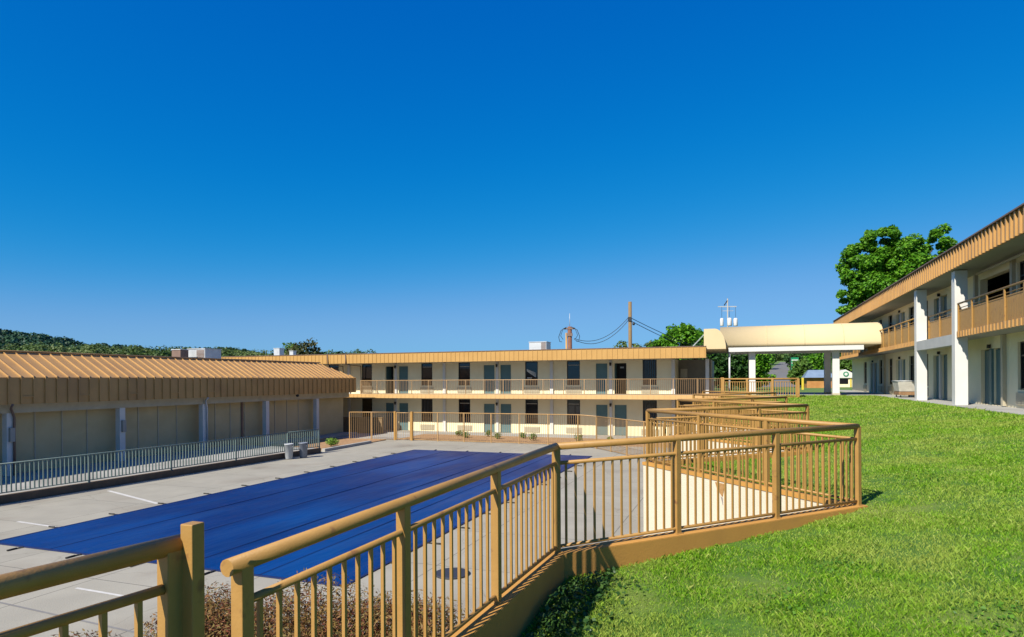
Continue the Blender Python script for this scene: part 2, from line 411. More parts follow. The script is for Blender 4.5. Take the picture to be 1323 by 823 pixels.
# ------------------------------------------------------------------ zigzag retaining wall
def offs(poly, d):
    """offset polyline by d to the right of travel, mitred"""
    P = [Vector(p) for p in poly]; out = []
    for i, p in enumerate(P):
        ns = []
        if i > 0: t = (p-P[i-1]).normalized(); ns.append(Vector((t.y, -t.x)))
        if i < len(P)-1: t = (P[i+1]-p).normalized(); ns.append(Vector((t.y, -t.x)))
        if len(ns) == 1: out.append(p+ns[0]*d)
        else:
            m = (ns[0]+ns[1]).normalized(); out.append(p+m*d/max(.3, m.dot(ns[0])))
    return out
rw = thing('retaining_wall', (-1.7, 6, DECK), 'cream retaining wall with tan curb zigzagging between lawn and pool deck', 'wall')
oL = offs(ZIG, -.085); oR = offs(ZIG, .085); oLi = offs(ZIG, -.07); oRi = offs(ZIG, .070)
for i in range(len(ZIG)-1):
    z0, z1 = ZTOP[i], ZTOP[i+1]
    mb = MB()
    a, b, c, d = oLi[i], oRi[i], oRi[i+1], oLi[i+1]
    mb.hexa([(*a, -3.1), (*b, -3.1), (*c, -3.1), (*d, -3.1), (*a, z0-.055), (*b, z0-.055), (*c, z1-.055), (*d, z1-.055)])
    mb.build('wall_section', M['creamwall'], rw)
    mb = MB()
    a, b, c, d = oL[i], oR[i], oR[i+1], oL[i+1]
    mb.hexa([(*a, z0-.06), (*b, z0-.06), (*c, z1-.06), (*d, z1-.06), (*a, z0), (*b, z0), (*c, z1), (*d, z1)])
    # tan face on the lawn side
    e, f, g, h = offs(ZIG, .0855)[i], offs(ZIG, .089)[i], offs(ZIG, .089)[i+1], offs(ZIG, .0855)[i+1]
    mb.hexa([(*e, z0-.8), (*f, z0-.8), (*g, z1-.8), (*h, z1-.8), (*e, z0-.007), (*f, z0-.007), (*g, z1-.007), (*h, z1-.007)])
    mb.build('coping', M['curb'], rw, bevel=.006)
# a worn hole and streak on the cream face, and dark scrapes on the tan curb
def slab(name, pts, nrm, t, m, parent):
    n = Vector(nrm).normalized()*t; q = MB(); k = len(pts); P = [Vector(p) for p in pts]
    q.v += [tuple(p-n*.5) for p in P]+[tuple(p+n) for p in P]
    q.f += [tuple(range(k))[::-1], tuple(range(k, 2*k))]+[(a, (a+1) % k, k+(a+1) % k, k+a) for a in range(k)]; q.sm += [False]*(k+2)
    return q.build(name, m, parent)
en = Vector((-.745, -.667, 0))
worn = mat('bare_render', (.50, .28, .10), (.40, .21, .07), 20, .95, .4, 40)
slab('worn_patch', [(-.405, 11.335, -.71), (-.25, 11.16, -.71), (-.26, 11.175, -.80), (-.285, 11.2, -.93), (-.31, 11.225, -.90), (-.37, 11.295, -.82)], en, .006, worn, rw)
slab('worn_patch', [(-.315, 11.235, -.93), (-.285, 11.2, -.95), (-.278, 11.195, -1.07)], en, .005, mat('grey_render_streak', (.36, .33, .31), None, 9, .9), rw)
dn = Vector((.73, -.68, 0)); sh = dn*-.1135; gouge = mat('curb_gouge', (.10, .055, .03), None, 9, .95)
slab('scrape', [tuple(Vector(p)+sh) for p in [(-.41, 7.105, -.79), (-.36, 7.155, -.745), (-.30, 7.22, -.70), (-.34, 7.18, -.765)]], dn, .004, gouge, rw)
slab('scrape', [tuple(Vector(p)+sh) for p in [(.08, 7.64, -.722), (.15, 7.71, -.692), (.22, 7.785, -.70), (.15, 7.71, -.708)]], dn, .004, gouge, rw)

# ------------------------------------------------------------------ railings
def railing(name, label, P, zs, post_t, group, cat='railing', H=1.07, post=.064, top_r=.036, mid=.165, midr=.02, bot=.052, botr=.018, bal=.019, pitch=.112, m=None,
            cap0=0., cap1=0., end_gap=(0, 0), square_top=False, limit=100, bottom=True):
    """P: polyline of (x,y); zs: base height at each corner; post_t: list per segment of fractions"""
    m = m or M['tan']
    root = thing(name, (P[0][0], P[0][1], zs[0]), label, cat, group)
    pts = [Vector((p[0], p[1], z)) for p, z in zip(P, zs)]
    up = Vector((0, 0, 1))
    t0 = (pts[0]-pts[1]).normalized()*cap0; t1 = (pts[-1]-pts[-2]).normalized()*cap1
    q = MB(); line = [p+up*(H-top_r) for p in pts]; line[0] = line[0]+t0; line[-1] = line[-1]+t1
    if square_top:
        for a, b in zip(line[:-1], line[1:]): q.bar(a, b, top_r*2.2, top_r*1.2)
    else: q.tube(line, top_r, 14)
    q.build('top_rail', m, root)
    if mid:
        q = MB(); q.tube([p+up*(H-top_r-mid) for p in pts], midr, 8); q.build('mid_rail', m, root)
    if bottom:
        q = MB(); q.tube([p+up*bot for p in pts], botr, 8); q.build('bottom_rail', m, root)
    posts = []
    for (a, b), ts in zip(zip(pts[:-1], pts[1:]), post_t):
        for t in ts:
            p = a.lerp(b, t); q = MB(); hw = post/2; d = (b-a).normalized(); r = Vector((d.y, -d.x, 0)).normalized()*hw; e = Vector((d.x, d.y, 0)).normalized()*hw
            h0, h1 = -.002, H-top_r*1.05
            q.hexa([p-r-e+up*h0, p+r-e+up*h0, p+r+e+up*h0, p-r+e+up*h0, p-r-e+up*h1, p+r-e+up*h1, p+r+e+up*h1, p-r+e+up*h1])
            # foot plate
            q2 = 1.5; q.hexa([p-r*q2-e*q2+up*h0, p+r*q2-e*q2+up*h0, p+r*q2+e*q2+up*h0, p-r*q2+e*q2+up*h0, p-r*q2-e*q2+up*.008, p+r*q2-e*q2+up*.008, p+r*q2+e*q2+up*.008, p-r*q2+e*q2+up*.008])
            q.build('post', m, root, bevel=.004); posts.append(p)
    made = 0; rest = MB(); shared = {}
    topz = H-top_r-(mid if mid else 0)
    segs = []
    for (a, b) in zip(pts[:-1], pts[1:]):
        L_ = (b-a).length; k = max(1, round(L_/pitch))
        for i in range(1, k): segs.append((a, b, a.lerp(b, i/k)))
    segs = [s for s in segs if min((s[2]-p).length for p in posts) > pitch*.45]
    segs.sort(key=lambda s: s[2].x**2+s[2].y**2)
    for a, b, p in segs:
        d = (b-a).normalized(); ang = math.atan2(d.y, d.x)
        if made < limit:
            key = round(ang, 3)
            if key not in shared:
                q = MB(); hw = bal/2; z0 = bot if bottom else 0
                q.box(-hw, -hw, z0, hw, hw, topz); me = q.mesh('baluster', m)
                me.transform(Matrix.Rotation(ang, 4, 'Z')); shared[key] = me
            o = bpy.data.objects.new('baluster', shared[key]); COL.objects.link(o); o.location = p; adopt(o, root); made += 1
        else:
            rest.bar(p+up*bot, p+up*topz, bal, bal, (d.x, d.y, 0))
    if rest.v: stuff(rest.build('balusters', m, root))
    return root

G = 'tan railings on top of the zigzag curb'
Z = ZIG; T = ZTOP
railing('railing', 'long tan railing from its rounded rail end beside the maroon shrubs', [Z[1], Z[2]], [T[1], T[2]], [[0.005, .31, .64]], G, cap0=.06)
railing('railing', 'tan railing over the tall tan curb face that carries a striped shadow', [Z[2], Z[3]], [T[2], T[3]], [[0, .333, .667, 1]], G)
railing('railing', 'tan railing above the bright cream wall triangle', [Z[3], Z[4]], [T[3], T[4]], [[.333, .667, 1]], G)
railing('railing', 'tan railing of the second tooth, right behind the one over the cream wall', [Z[4], Z[5]], [T[4], T[5]], [[.333, .667, 1]], G)
railing('railing', 'tan railing going back left from the second lawn corner of the zigzag', [Z[5], Z[6]], [T[5], T[6]], [[.333, .667, 1]], G)
railing('railing', 'tan railing of the third tooth, rising right to the third lawn corner', [Z[6], Z[7]], [T[6], T[7]], [[.333, .667, 1]], G)
railing('railing', 'tan railing going back left from the third lawn corner of the zigzag', [Z[7], Z[8]], [T[7], T[8]], [[.333, .667, 1]], G)
railing('railing', 'far tan railing of the fourth tooth, just below the entrance plaza', [Z[8], Z[9]], [T[8], T[9]], [[.333, .667, 1]], G)
railing('railing', 'farthest tan zigzag railing, ending under the plaza edge', [Z[9], Z[10]], [T[9], T[10]], [[.333, .667, 1]], G)

# near left railing and the tall post beside its end
A = Vector((-2.15, .20)); B = Vector((-1.968, 1.765))
nl = railing('railing', 'closest tan railing at lower left, its thick top rail ending against a taller post', [A, B], [-.567, -.587], [[0, 1.0]], None, pitch=.125, mid=.15, cap1=.05)
mb = MB(); mb.box(-1.944, 1.786, -.9, -1.886, 1.844, .525)
pst = mb.build('fence_post', M['tan'], None, bevel=.004); tag(pst, 'tall square tan post standing free between the two nearest railings', 'post')

# plaza railing and the balcony post
PL = [(-1.0, 42.0), (-.9, 38.9), (3.0, 37.9), (3.1, 40.2)]
railing('railing', 'tan railing round the raised entrance plaza in front of the canopy', PL, [.0]*4, [[0, .5], [0, .33, .67], [0, 1]], None, pitch=.13, bal=.03, post=.12, top_r=.05)

# ------------------------------------------------------------------ pool cover
def cover_mat():
    m = bpy.data.materials.new('blue_mesh_cover'); m.use_nodes = True
    N = m.node_tree.nodes; L = m.node_tree.links; b = N['Principled BSDF']
    tc = N.new('ShaderNodeTexCoord'); n = N.new('ShaderNodeTexNoise'); n.inputs['Scale'].default_value = .5; n.inputs['Detail'].default_value = 6
    mp0 = N.new('ShaderNodeMapping'); mp0.inputs['Scale'].default_value = (1, .3, 1); L.new(tc.outputs['Object'], mp0.inputs[0]); L.new(mp0.outputs[0], n.inputs['Vector'])
    r = N.new('ShaderNodeValToRGB'); r.color_ramp.elements[0].position = .40; r.color_ramp.elements[1].position = .62
    r.color_ramp.elements[0].color = (.0003, .016, .10, 1); r.color_ramp.elements[1].color = (.0005, .038, .175, 1)
    L.new(n.outputs['Fac'], r.inputs['Fac'])
    n2 = N.new('ShaderNodeTexNoise'); n2.inputs['Scale'].default_value = 1; n2.inputs['Detail'].default_value = 7; n2.inputs['Roughness'].default_value = .7
    mp2 = N.new('ShaderNodeMapping'); mp2.inputs['Scale'].default_value = (1.6, .16, 1); L.new(tc.outputs['Object'], mp2.inputs[0]); L.new(mp2.outputs[0], n2.inputs[0])
    r2 = N.new('ShaderNodeValToRGB'); r2.color_ramp.elements[0].position = .45; r2.color_ramp.elements[1].position = .8; r2.color_ramp.elements[1].color = (.45, .45, .45, 1)
    L.new(n2.outputs['Fac'], r2.inputs['Fac'])
    mx = N.new('ShaderNodeMixRGB'); mx.inputs['Color2'].default_value = (.012, .055, .17, 1); L.new(r2.outputs[0], mx.inputs['Fac']); L.new(r.outputs[0], mx.inputs['Color1'])
    n4 = N.new('ShaderNodeTexNoise'); n4.inputs['Scale'].default_value = 3.5; n4.inputs['Detail'].default_value = 8; n4.inputs['Roughness'].default_value = .75; L.new(tc.outputs['Object'], n4.inputs[0])
    r4 = N.new('ShaderNodeValToRGB'); r4.color_ramp.elements[0].position = .66; r4.color_ramp.elements[1].position = .74; r4.color_ramp.elements[1].color = (.35, .35, .35, 1); L.new(n4.outputs['Fac'], r4.inputs['Fac'])
    mx4 = N.new('ShaderNodeMixRGB'); mx4.inputs['Color2'].default_value = (.06, .09, .15, 1); L.new(r4.outputs[0], mx4.inputs['Fac']); L.new(mx.outputs[0], mx4.inputs['Color1'])
    L.new(mx4.outputs[0], b.inputs['Base Color']); b.inputs['Roughness'].default_value = .36; b.inputs['Specular IOR Level'].default_value = .5
    b.inputs['IOR'].default_value = 1.25
    wv = N.new('ShaderNodeTexNoise'); wv.inputs['Scale'].default_value = 1.4; wv.inputs['Detail'].default_value = 3
    mp = N.new('ShaderNodeMapping'); mp.inputs['Scale'].default_value = (1, .25, 1); L.new(tc.outputs['Object'], mp.inputs[0]); L.new(mp.outputs[0], wv.inputs[0])
    bp = N.new('ShaderNodeBump'); bp.inputs['Strength'].default_value = .5; bp.inputs['Distance'].default_value = .14
    L.new(wv.outputs['Fac'], bp.inputs['Height']); L.new(bp.outputs[0], b.inputs['Normal'])
    return m
M['cover'] = cover_mat()
px0, px1, py0, py1 = -17.35, -7.15, 10.35, 31.9
pc = thing('pool_cover', ((px0+px1)/2, (py0+py1)/2, DECK), 'blue safety cover stretched over the long rectangular pool', 'pool cover')
def cover_mesh():
    nx, ny = 60, 110; V = []; F = []
    for j in range(ny+1):
        for i in range(nx+1):
            u = i/nx; v = j/ny; x = px0+(px1-px0)*u; y = py0+(py1-py0)*v
            e = min(u*(1-u)*4, 1)*min(v*(1-v)*6, 1)
            seam = abs((u*5) % 1-.5)*2     # 1 at the seams
            z = DECK+.022+e*(-.008+.02*(1-seam**6))+.006*math.sin(x*2.1+y*.7)*e
            V.append((x, y, z))
    for j in range(ny):
        for i in range(nx):
            a = j*(nx+1)+i; F.append((a, a+1, a+nx+2, a+nx+1))
    me = bpy.data.meshes.new('cover_sheet'); me.from_pydata(V, [], F); me.polygons.foreach_set('use_smooth', [True]*len(F)); me.update(); me.materials.append(M['cover']); return me
link('cover_sheet', cover_mesh(), pc)
seam_m = mat('dark_seam', (.002, .020, .12), None, 3, .6)
for k in (1, 2, 3, 4):
    x = px0+(px1-px0)*(k-.0)/5
    q = MB(); q.box(x-.018, py0, DECK+.012, x+.018, py1, DECK+.028); q.build('seam', seam_m, pc)
q = MB()
for (a, b, c, d) in ((px0-.02, py0-.03, px0+.05, py1+.03), (px1-.05, py0-.03, px1+.02, py1+.03), (px0, py0-.03, px1, py0+.03), (px0, py1-.03, px1, py1+.03)): q.box(a, b, DECK+.006, c, d, DECK+.028)
q.build('hem', seam_m, pc)
def anchor(x, y, dx, dy):
    q = MB(); s = Vector((x, y, DECK+.02)); e = s+Vector((dx, dy, 0))*.38
    q.bar(s, s.lerp(e, .45), .05, .012); q.tube([s.lerp(e, .45), e], .022, 8); q.build('strap_anchor', M['strap'], pc)
for y in (12.0, 13.75, 15.45, 17.3, 19.1, 20.95, 22.75, 24.6, 26.4, 28.2, 30.0): anchor(px0, y, -1, 0); anchor(px1, y, 1, 0)
for k in range(5): anchor(px0+1.2+1.95*k, py1, 0, 1); anchor(px0+1.2+1.95*k, py0, 0, -1)
mb = MB(); mb.lathe([(.36, .005), (.36, .03), (.33, .036), (.05, .036)], (-5.53, 11.73, DECK), 28)  # flat dark blue-grey disc lying on the deck
tag(mb.build('dark_disc', mat('dark_disc_colour', (.035, .04, .06), None, 5, .7)), 'dark round disc lying on the deck beyond the red shrubs', 'drain lid')

# ------------------------------------------------------------------ far motel wing (faces the camera)
FW = 43.9
fb = thing('motel_building', (-16, FW, DECK), 'long two-storey cream motel wing with tan roof band, across the far end of the pool', 'building', 'motel wings round the courtyard')
WIN = [(-36.2, -35.2), (-31.75, -30.77), (-28.59, -27.64), (-23.24, -22.28), (-20.08, -19.12), (-14.75, -13.78), (-11.61, -10.66), (-6.27, -5.32)]
DOOR = [(-26.45, -25.63), (-25.25, -24.35), (-18.05, -17.1), (-16.72, -15.8), (-9.55, -8.66), (-8.25, -7.33)]
holes = []
for a, b in WIN: holes += [(a, .64, b, 2.37), (a, -2.14, b, -.40)]
for a, b in DOOR: holes += [(a, .0, b, 2.20), (a, -2.86, b, -.69)]
def PF(u, z, d): return (u, FW+d, z)
mb = MB(); wall_holes(mb, -46, -4.1, -3.0, 2.40, holes, PF, .16)
mb.quad((-4.1, FW, -3.), (-4.1, 46.4, -3.), (-4.1, 46.4, 2.4), (-4.1, FW, 2.4))       # return into the breezeway
mb.quad((-46, 52, -3), (-1.9, 52, -3), (-1.9, 52, 2.4), (-46, 52, 2.4)); mb.quad((-46, FW, -3), (-46, 52, -3), (-46, 52, 2.4), (-46, FW, 2.4)); mb.quad((-1.9, 46.4, -3), (-1.9, 52, -3), (-1.9, 52, 2.4), (-1.9, 46.4, 2.4))
mb.build('wall', M['cream'], fb)
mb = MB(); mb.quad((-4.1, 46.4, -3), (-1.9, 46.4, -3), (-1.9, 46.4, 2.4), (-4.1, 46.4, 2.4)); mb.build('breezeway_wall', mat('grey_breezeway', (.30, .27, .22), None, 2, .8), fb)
mb = MB(); mb.box(-3.95, 46.25, .95, -3.5, 46.38, 1.75); mb.box(-3.85, 46.22, 1.0, -3.6, 46.25, 1.6); mb.build('meter_box', M['grille'], fb)
mb = MB(); mb.box(-46, FW+.9, -3, -4.2, FW+1.0, 2.38); mb.build('interior', M['dark'], fb)
def far_window(a, b, z0, z1, kind):
    w = MB(); t = .05; y = FW+.05
    w.box(a+.002, y, z0+.002, a+t, y+.07, z1-.002); w.box(b-t, y, z0+.002, b-.002, y+.07, z1-.002); w.box(a+t, y, z1-t, b-t, y+.07, z1-.002)
    w.box(a+t, y, z0+.002, b-t, y+.07, z0+t); w.box(a+t, y, z0+.36, b-t, y+.07, z0+.41)
    f = w.build('window', M['bronze'], fb)
    g = MB(); g.quad((a+t, y+.04, z0+.41), (b-t, y+.04, z0+.41), (b-t, y+.04, z1-t), (a+t, y+.04, z1-t)); g.build('pane', M['glass'], f)
    g = MB(); g.box(a+t, y+.02, z0+t, b-t, y+.05, z0+.36); g.build('lower_panel', M['spandrel'], f)
    if kind == 1:       # fallen white blind
        g = MB()
        for k in range(4):
            zz = z0+.62+.09*k; g.bar((a+.12, y+.012, zz+.42-.05*k), (b-.16, y+.012, zz-.02), .012, .035, (0, 0, 1))
        g.box(a+.14, y+.004, z0+.5, a+.5, y+.02, z0+.56)
        g.build('fallen_blind', M['white'], f)
    elif kind == 2:     # pale bar in front of the pane stands in for a reflection
        g = MB(); g.box(a+.08, y+.018, z1-.33, b-.08, y+.03, z1-.28); g.build('reflection_bar', M['soffit'], f)
    elif kind == 3:
        g = MB()
        for k in range(7):
            x = a+.1+(b-a-.2)*k/6; g.box(x-.035, y+.02, z0+.46, x+.03, y+.03, z1-.1)
        g.build('curtain', mat('dark_curtain', (.05, .05, .045), None, 6, .8), f)
for i, (a, b) in enumerate(WIN):
    far_window(a, b, .64, 2.37, {5: 1, 3: 2, 4: 2, 6: 2, 7: 3}.get(i, 0)); far_window(a, b, -2.14, -.40, {5: 2, 4: 2, 6: 2, 7: 3, 3: 3}.get(i, 0))
    for z in (.10, -2.76):
        q = MB(); q.box(a-.08, FW-.05, z, b+.12, FW+.03, z+.40)
        for k in range(7): q.box(a-.04, FW-.062, z+.05+.045*k, b+.08, FW-.05, z+.07+.045*k)
        q.build('air_conditioner', M['grille'], fb)
def far_door(a, b, z0, z1, open_=False):
    y = FW+.07
    q = MB(); q.box(a+.001, FW-.015, z0+.03, a+.04, FW+.13, z1); q.box(b-.04, FW-.015, z0+.03, b-.001, FW+.13, z1); q.box(a+.04, FW-.015, z1-.045, b-.04, FW+.13, z1-.001)
    fr = q.build('door_frame', M['cream'], fb)
    if open_:
        q = MB(); q.box(a+.045, FW+.14, z0+.02, a+.085, FW+.86, z1-.06); d = q.build('door', M['teal'], fb)
        q = MB(); q.box(a+.3, FW+.88, z1-.38, a+.55, FW+.89, z1-.27); q.build('notice', M['white'], fb)
    else:
        q = MB(); q.box(a+.041, y, z0+.01, b-.041, y+.045, z1-.046); d = q.build('door', M['teal'], fb)
        q = MB(); q.tube([(b-.12, y, z0+.98), (b-.12, y-.055, z0+.98)], .022, 8); q.tube([(b-.12, y-.05, z0+.98), (b-.22, y-.05, z0+.98)], .012, 6); q.build('handle', M['galv'], d)
for i, (a, b) in enumerate(DOOR):
    far_door(a, b, 0, 2.20, i in (0, 5)); far_door(a, b, -2.86, -.69)
for x in (-25.44, -16.91, -8.455):     # white pier and lamp between each door pair
    for z0, z1 in ((.002, 2.36), (-2.86, -.30)):
        q = MB(); q.box(x-.10, FW-.09, z0, x+.10, FW-.003, z1); q.build('pier', M['white'], fb)
    for z in (2.08, -.75):
        q = MB(); q.box(x-.05, FW-.16, z, x+.05, FW-.092, z+.12); q.lathe([(.055, -.1), (.075, .02), (.09, .1), (.03, .13)], (x, FW-.2, z), 10); q.build('wall_lamp', M['lampm'], fb)
for x in (-29.75, -21.23, -12.72, -4.22):
    for z0, z1 in ((.002, 2.36), (-2.86, -.30)):
        q = MB(); q.box(x-.11, FW-.13, z0, x+.11, FW-.003, z1); q.build('pilaster', M['white'], fb)
q = MB(); q.box(-2.14, FW-.05, .002, -1.92, FW+.17, 2.36); q.box(-2.14, FW-.05, -2.86, -1.92, FW+.17, -.30); q.build('pilaster', M['white'], fb)
# roof band with standing seams
q = MB(); q.box(-46, 41.72, 2.37, -2.0, 41.80, 3.08)
x = -45.9
while x < -2.0: q.box(x-.016, 41.695, 2.37, x+.016, 41.72, 3.075); x += .345
q.build('roof_fascia', M['tanfar'], fb)
q = MB(); q.box(-46.02, 41.68, 3.081, -1.97, 41.95, 3.12); q.build('roof_edge_cap', M['hvacdark'], fb)
q = MB(); q.box(-46, 41.80, 2.975, -2.0, 52.2, 3.06); q.build('roof', M['roofgravel'], fb)
q = MB(); q.box(-46, 41.80, 2.40, -2.0, FW, 2.44); q.build('soffit', M['soffit'], fb)
q = MB(); q.box(-33.0, 42.02, -.23, -1.0, FW-.003, -.004); q.build('balcony_slab', M['concrete'], fb)
q = MB(); q.hexa([(-33, 41.93, -.285), (-1.0, 41.93, -.285), (-1.0, 42.02, -.285), (-33, 42.02, -.285), (-33, 41.99, .012), (-1., 41.99, .012), (-1., 42.02, .012), (-33, 42.02, .012)])
x = -32.9
while x < -1.0: q.bar((x, 41.925, -.28), (x, 41.985, .005), .025, .02, (0, 1, 0)); x += .345
q.build('balcony_fascia', M['tanfar'], fb)
for x in (-30.25, -28.6):
    q = MB(); q.tube([(x, 41.66, 3.05), (x+.06, 41.66, 2.3), (x+.1, 43.6, 2.2), (x+.1, 43.75, -.3)], .035, 8) if x < -30 or x > -29 else None
    q.build('downpipe', M['hvacdark'], fb)
br = railing('balcony_railing', 'long tan railing along the upper walkway of the far motel wing', [(-27.5, 43.7), (-27.5, 42.07), (-1.1, 42.07)], [.0, .0, .0],
             [[], [0]+[(i+.0)/18 for i in range(1, 18)]], None, pitch=.125, post=.05, top_r=.026, mid=0, bal=.017, m=mat('tan_thin_rail', (.52, .33, .16), None, 5, .45))
mb = MB(); mb.box(-1.14, 41.86, -.02, -.94, 42.06, 1.12); tag(mb.build('fence_post', M['tan'], None, bevel=.005), 'thick square tan post where the upper walkway railing meets the plaza railing', 'post')

q = MB(); q.box(-31.5, 41.25, -3.0, -25.15, 41.45, -1.78); q.box(-31.5, 41.22, -1.779, -25.12, 41.48, -1.72)
tag(q.build('low_wall', mat('brown_low_wall', (.30, .20, .10), (.24, .155, .075), 2, .85, .3, 20), None, bevel=.01), 'low brown wall before the shaded left corner of the far motel wing', 'wall')
# roof things
def rooftop_unit(name, x0, y0, z0, x1, y1, z1, m, label, grille=None, lid=True):
    t = thing(name, ((x0+x1)/2, (y0+y1)/2, z0), label, 'roof unit', 'air handling units and vents on the flat roofs')
    q = MB(); q.box(x0, y0, z0, x1, y1, z1); q.build('casing', m, t, bevel=.01)
    q = MB(); q.box(x0-.03, y0-.03, z1+.001, x1+.03, y1+.03, z1+.05); q.build('lid', M['galv'] if lid else m, t)
    if grille:
        q = MB(); gx0, gx1 = x0+(x1-x0)*grille[0], x0+(x1-x0)*grille[1]
        k = z0+.08
        while k < z1-.08: q.box(gx0, y0-.014, k, gx1, y0-.002, k+.05); k += .08
        q.build('grille', M['hvacdark'], t)
    return t
rooftop_unit('rooftop_unit', -15.45, 47, 3.061, -14.05, 48.2, 3.95, M['galv'], 'white sheet metal cooling unit on the far motel wing roof', (.70, .97))
rooftop_unit('rooftop_unit', -32.7, 29.5, 2.3, -32.0, 30.1, 2.98, M['hvacdark'], 'roof unit with pale lid, its shading put in as brown, behind the left tan roof slope', None)  # brown casing colour stands in for shading on pale sheet metal
rooftop_unit('rooftop_unit', -32.6, 30.6, 2.3, -31.2, 31.9, 3.06, M['galv'], 'pale box shaped roof unit with dark grille, right of the brown one', (.52, .96))
rooftop_unit('roof_vent', -38.1, 44.9, 3.061, -37.5, 45.5, 3.86, M['galv'], 'left of two small pale roof vents before the brownish tree', None)
rooftop_unit('roof_vent', -36.7, 45.2, 3.061, -36.3, 45.6, 3.62, M['galv'], 'right of two small pale roof vents before the brownish tree', None)

# ------------------------------------------------------------------ far pool fence with gate posts, plants
FT = M['tan']; thin = mat('tan_thin_fence', (.50, .30, .12), None, 5, .5)
kw = dict(H=1.87, post=.06, top_r=.03, mid=0, bal=.016, pitch=.135, m=thin)
railing('pool_fence', 'high thin tan pool fence in front of the shaded corner, left of the gate posts', [(-24.6, 36.3), (-21.6, 36.9)], [DECK]*2, [[0, .5]], 'high tan pool fences', 'fence', **kw)
railing('pool_fence', 'high thin tan pool fence along the mulch bed, right of the gate posts', [(-20.25, 37.0), (-9.1, 36.9), (-7.7, 35.6)], [DECK]*3, [[i/6 for i in range(1, 6)], [0, 1]], 'high tan pool fences', 'fence', **kw)
railing('pool_fence', 'high thin tan pool fence slanting towards the zigzag railings', [(-7.7, 35.6), (-2.3, 29.0)], [DECK]*2, [[.2, .4, .6, .8, 1]], 'high tan pool fences', 'fence', **kw)
railing('pool_gate', 'high thin tan gate hung between the two thick gate posts', [(-21.4, 36.93), (-20.35, 36.93)], [DECK+.04]*2, [[0.02, .98]], None, 'gate', **dict(kw, H=1.80))
for x, l in ((-21.5, 'left of two thick tan gate posts at the far pool end'), (-20.25, 'right of two thick tan gate posts at the far end of the pool')):
    q = MB(); q.box(x-.075, 36.85, DECK-.01, x+.075, 37.0, -1.0); tag(q.build('gate_post', FT, None, bevel=.005), l, 'post', 'thick gate posts')

def shrub_leaves(c, r, h, n, size, seed, m, label, cat='shrub', group=None, aspect=.5, name='shrub', lump=5):
    rr = np.random.default_rng(seed); P = []; Nn = []
    ctr = [(c[0]+rr.uniform(-.5, .5)*r, c[1]+rr.uniform(-.5, .5)*r, c[2]+h*rr.uniform(.42, .62), r*rr.uniform(.55, .8), h*rr.uniform(.38, .5)) for _ in range(lump)]
    for i in range(lump):
        x, y, z, a, b = ctr[i]; k = n//lump; d = rr.normal(size=(k, 3)); d /= np.linalg.norm(d, axis=1)[:, None]
        rad = rr.uniform(.35, 1.0, k)**.5; P.append(np.array([x, y, z])+d*np.array([a, a, b])*rad[:, None]); Nn.append(d+[0, 0, .4])
    P = np.concatenate(P); Nn = np.concatenate(Nn); k = P[:, 2] > c[2]+.02; P = P[k]; Nn = Nn[k]
    t = thing(name, c, label, cat, group)
    o = link('foliage', np_mesh('foliage', leaf_quads(P, size, Nn, 1.2, aspect, seed), m, 4), t)
    q = MB()
    for i in range(5):
        a = rr.uniform(0, 2*PI); q.tube([c, (c[0]+math.cos(a)*r*.25, c[1]+math.sin(a)*r*.25, c[2]+h*.35), (c[0]+math.cos(a)*r*.5, c[1]+math.sin(a)*r*.5, c[2]+h*.7)], [.02, .015, .006], 5)
    q.build('stem', M['bark'], t)
    return t
GL = leafmat('fresh_green_leaves', [(.07, .15, .03), (.12, .24, .04), (.19, .30, .07)], trans=.3)
gp = 'small green plants in the mulch bed'
for i, (x, y, s, l) in enumerate(((-18.7, 40.9, 1.0, 'small green plant in the mulch below the far wing, nearest to the gate posts'),
        (-17.7, 39.6, 1.25, 'bushier small plant in the mulch, just left of the first lower teal door pair'),
        (-16.5, 41.0, 1.1, 'small plant before the left lower teal door of the middle pair'),
        (-15.3, 39.7, 1.05, 'small plant before the right lower teal door of the middle pair'),
        (-13.8, 40.6, 1.0, 'small upright plant in the mulch under the lower window beside the middle doors'),
        (-12.7, 39.3, 1.2, 'wide low plant before the white pilaster right of the middle doors'),
        (-9.7, 39.5, 1.25, 'round plant in the mulch left of the right teal door pair'),
        (-7.6, 39.1, 1.0, 'small plant in the mulch in front of the right teal door pair'))):
    shrub_leaves((x, y, -2.91), .24*s, .42*s, 260, .10, 40+i, GL, l, 'plant', gp, name='plant')
shrub_leaves((-22.85, 31.75, -2.80), .42, .52, 500, .11, 77, leafmat('lime_leaves', [(.12, .25, .03), (.20, .36, .04), (.28, .42, .07)], trans=.3), 'bright lime green bush behind the low curb at the end of the grey green fence', 'shrub')
q = MB(); q.bar((-21.85, 29.7, DECK+.06), (-21.95, 34.6, DECK+.06), .22, .2); tag(q.build('garden_curb', M['concrete'], None, bevel=.01), 'low concrete garden curb beside the lime green bush', 'curb')
mb = MB(); mb.box(-26.6, 30.2, DECK, -22.0, 36.6, DECK+.05); structure(mb.build('planting_bed', M['mulch']))

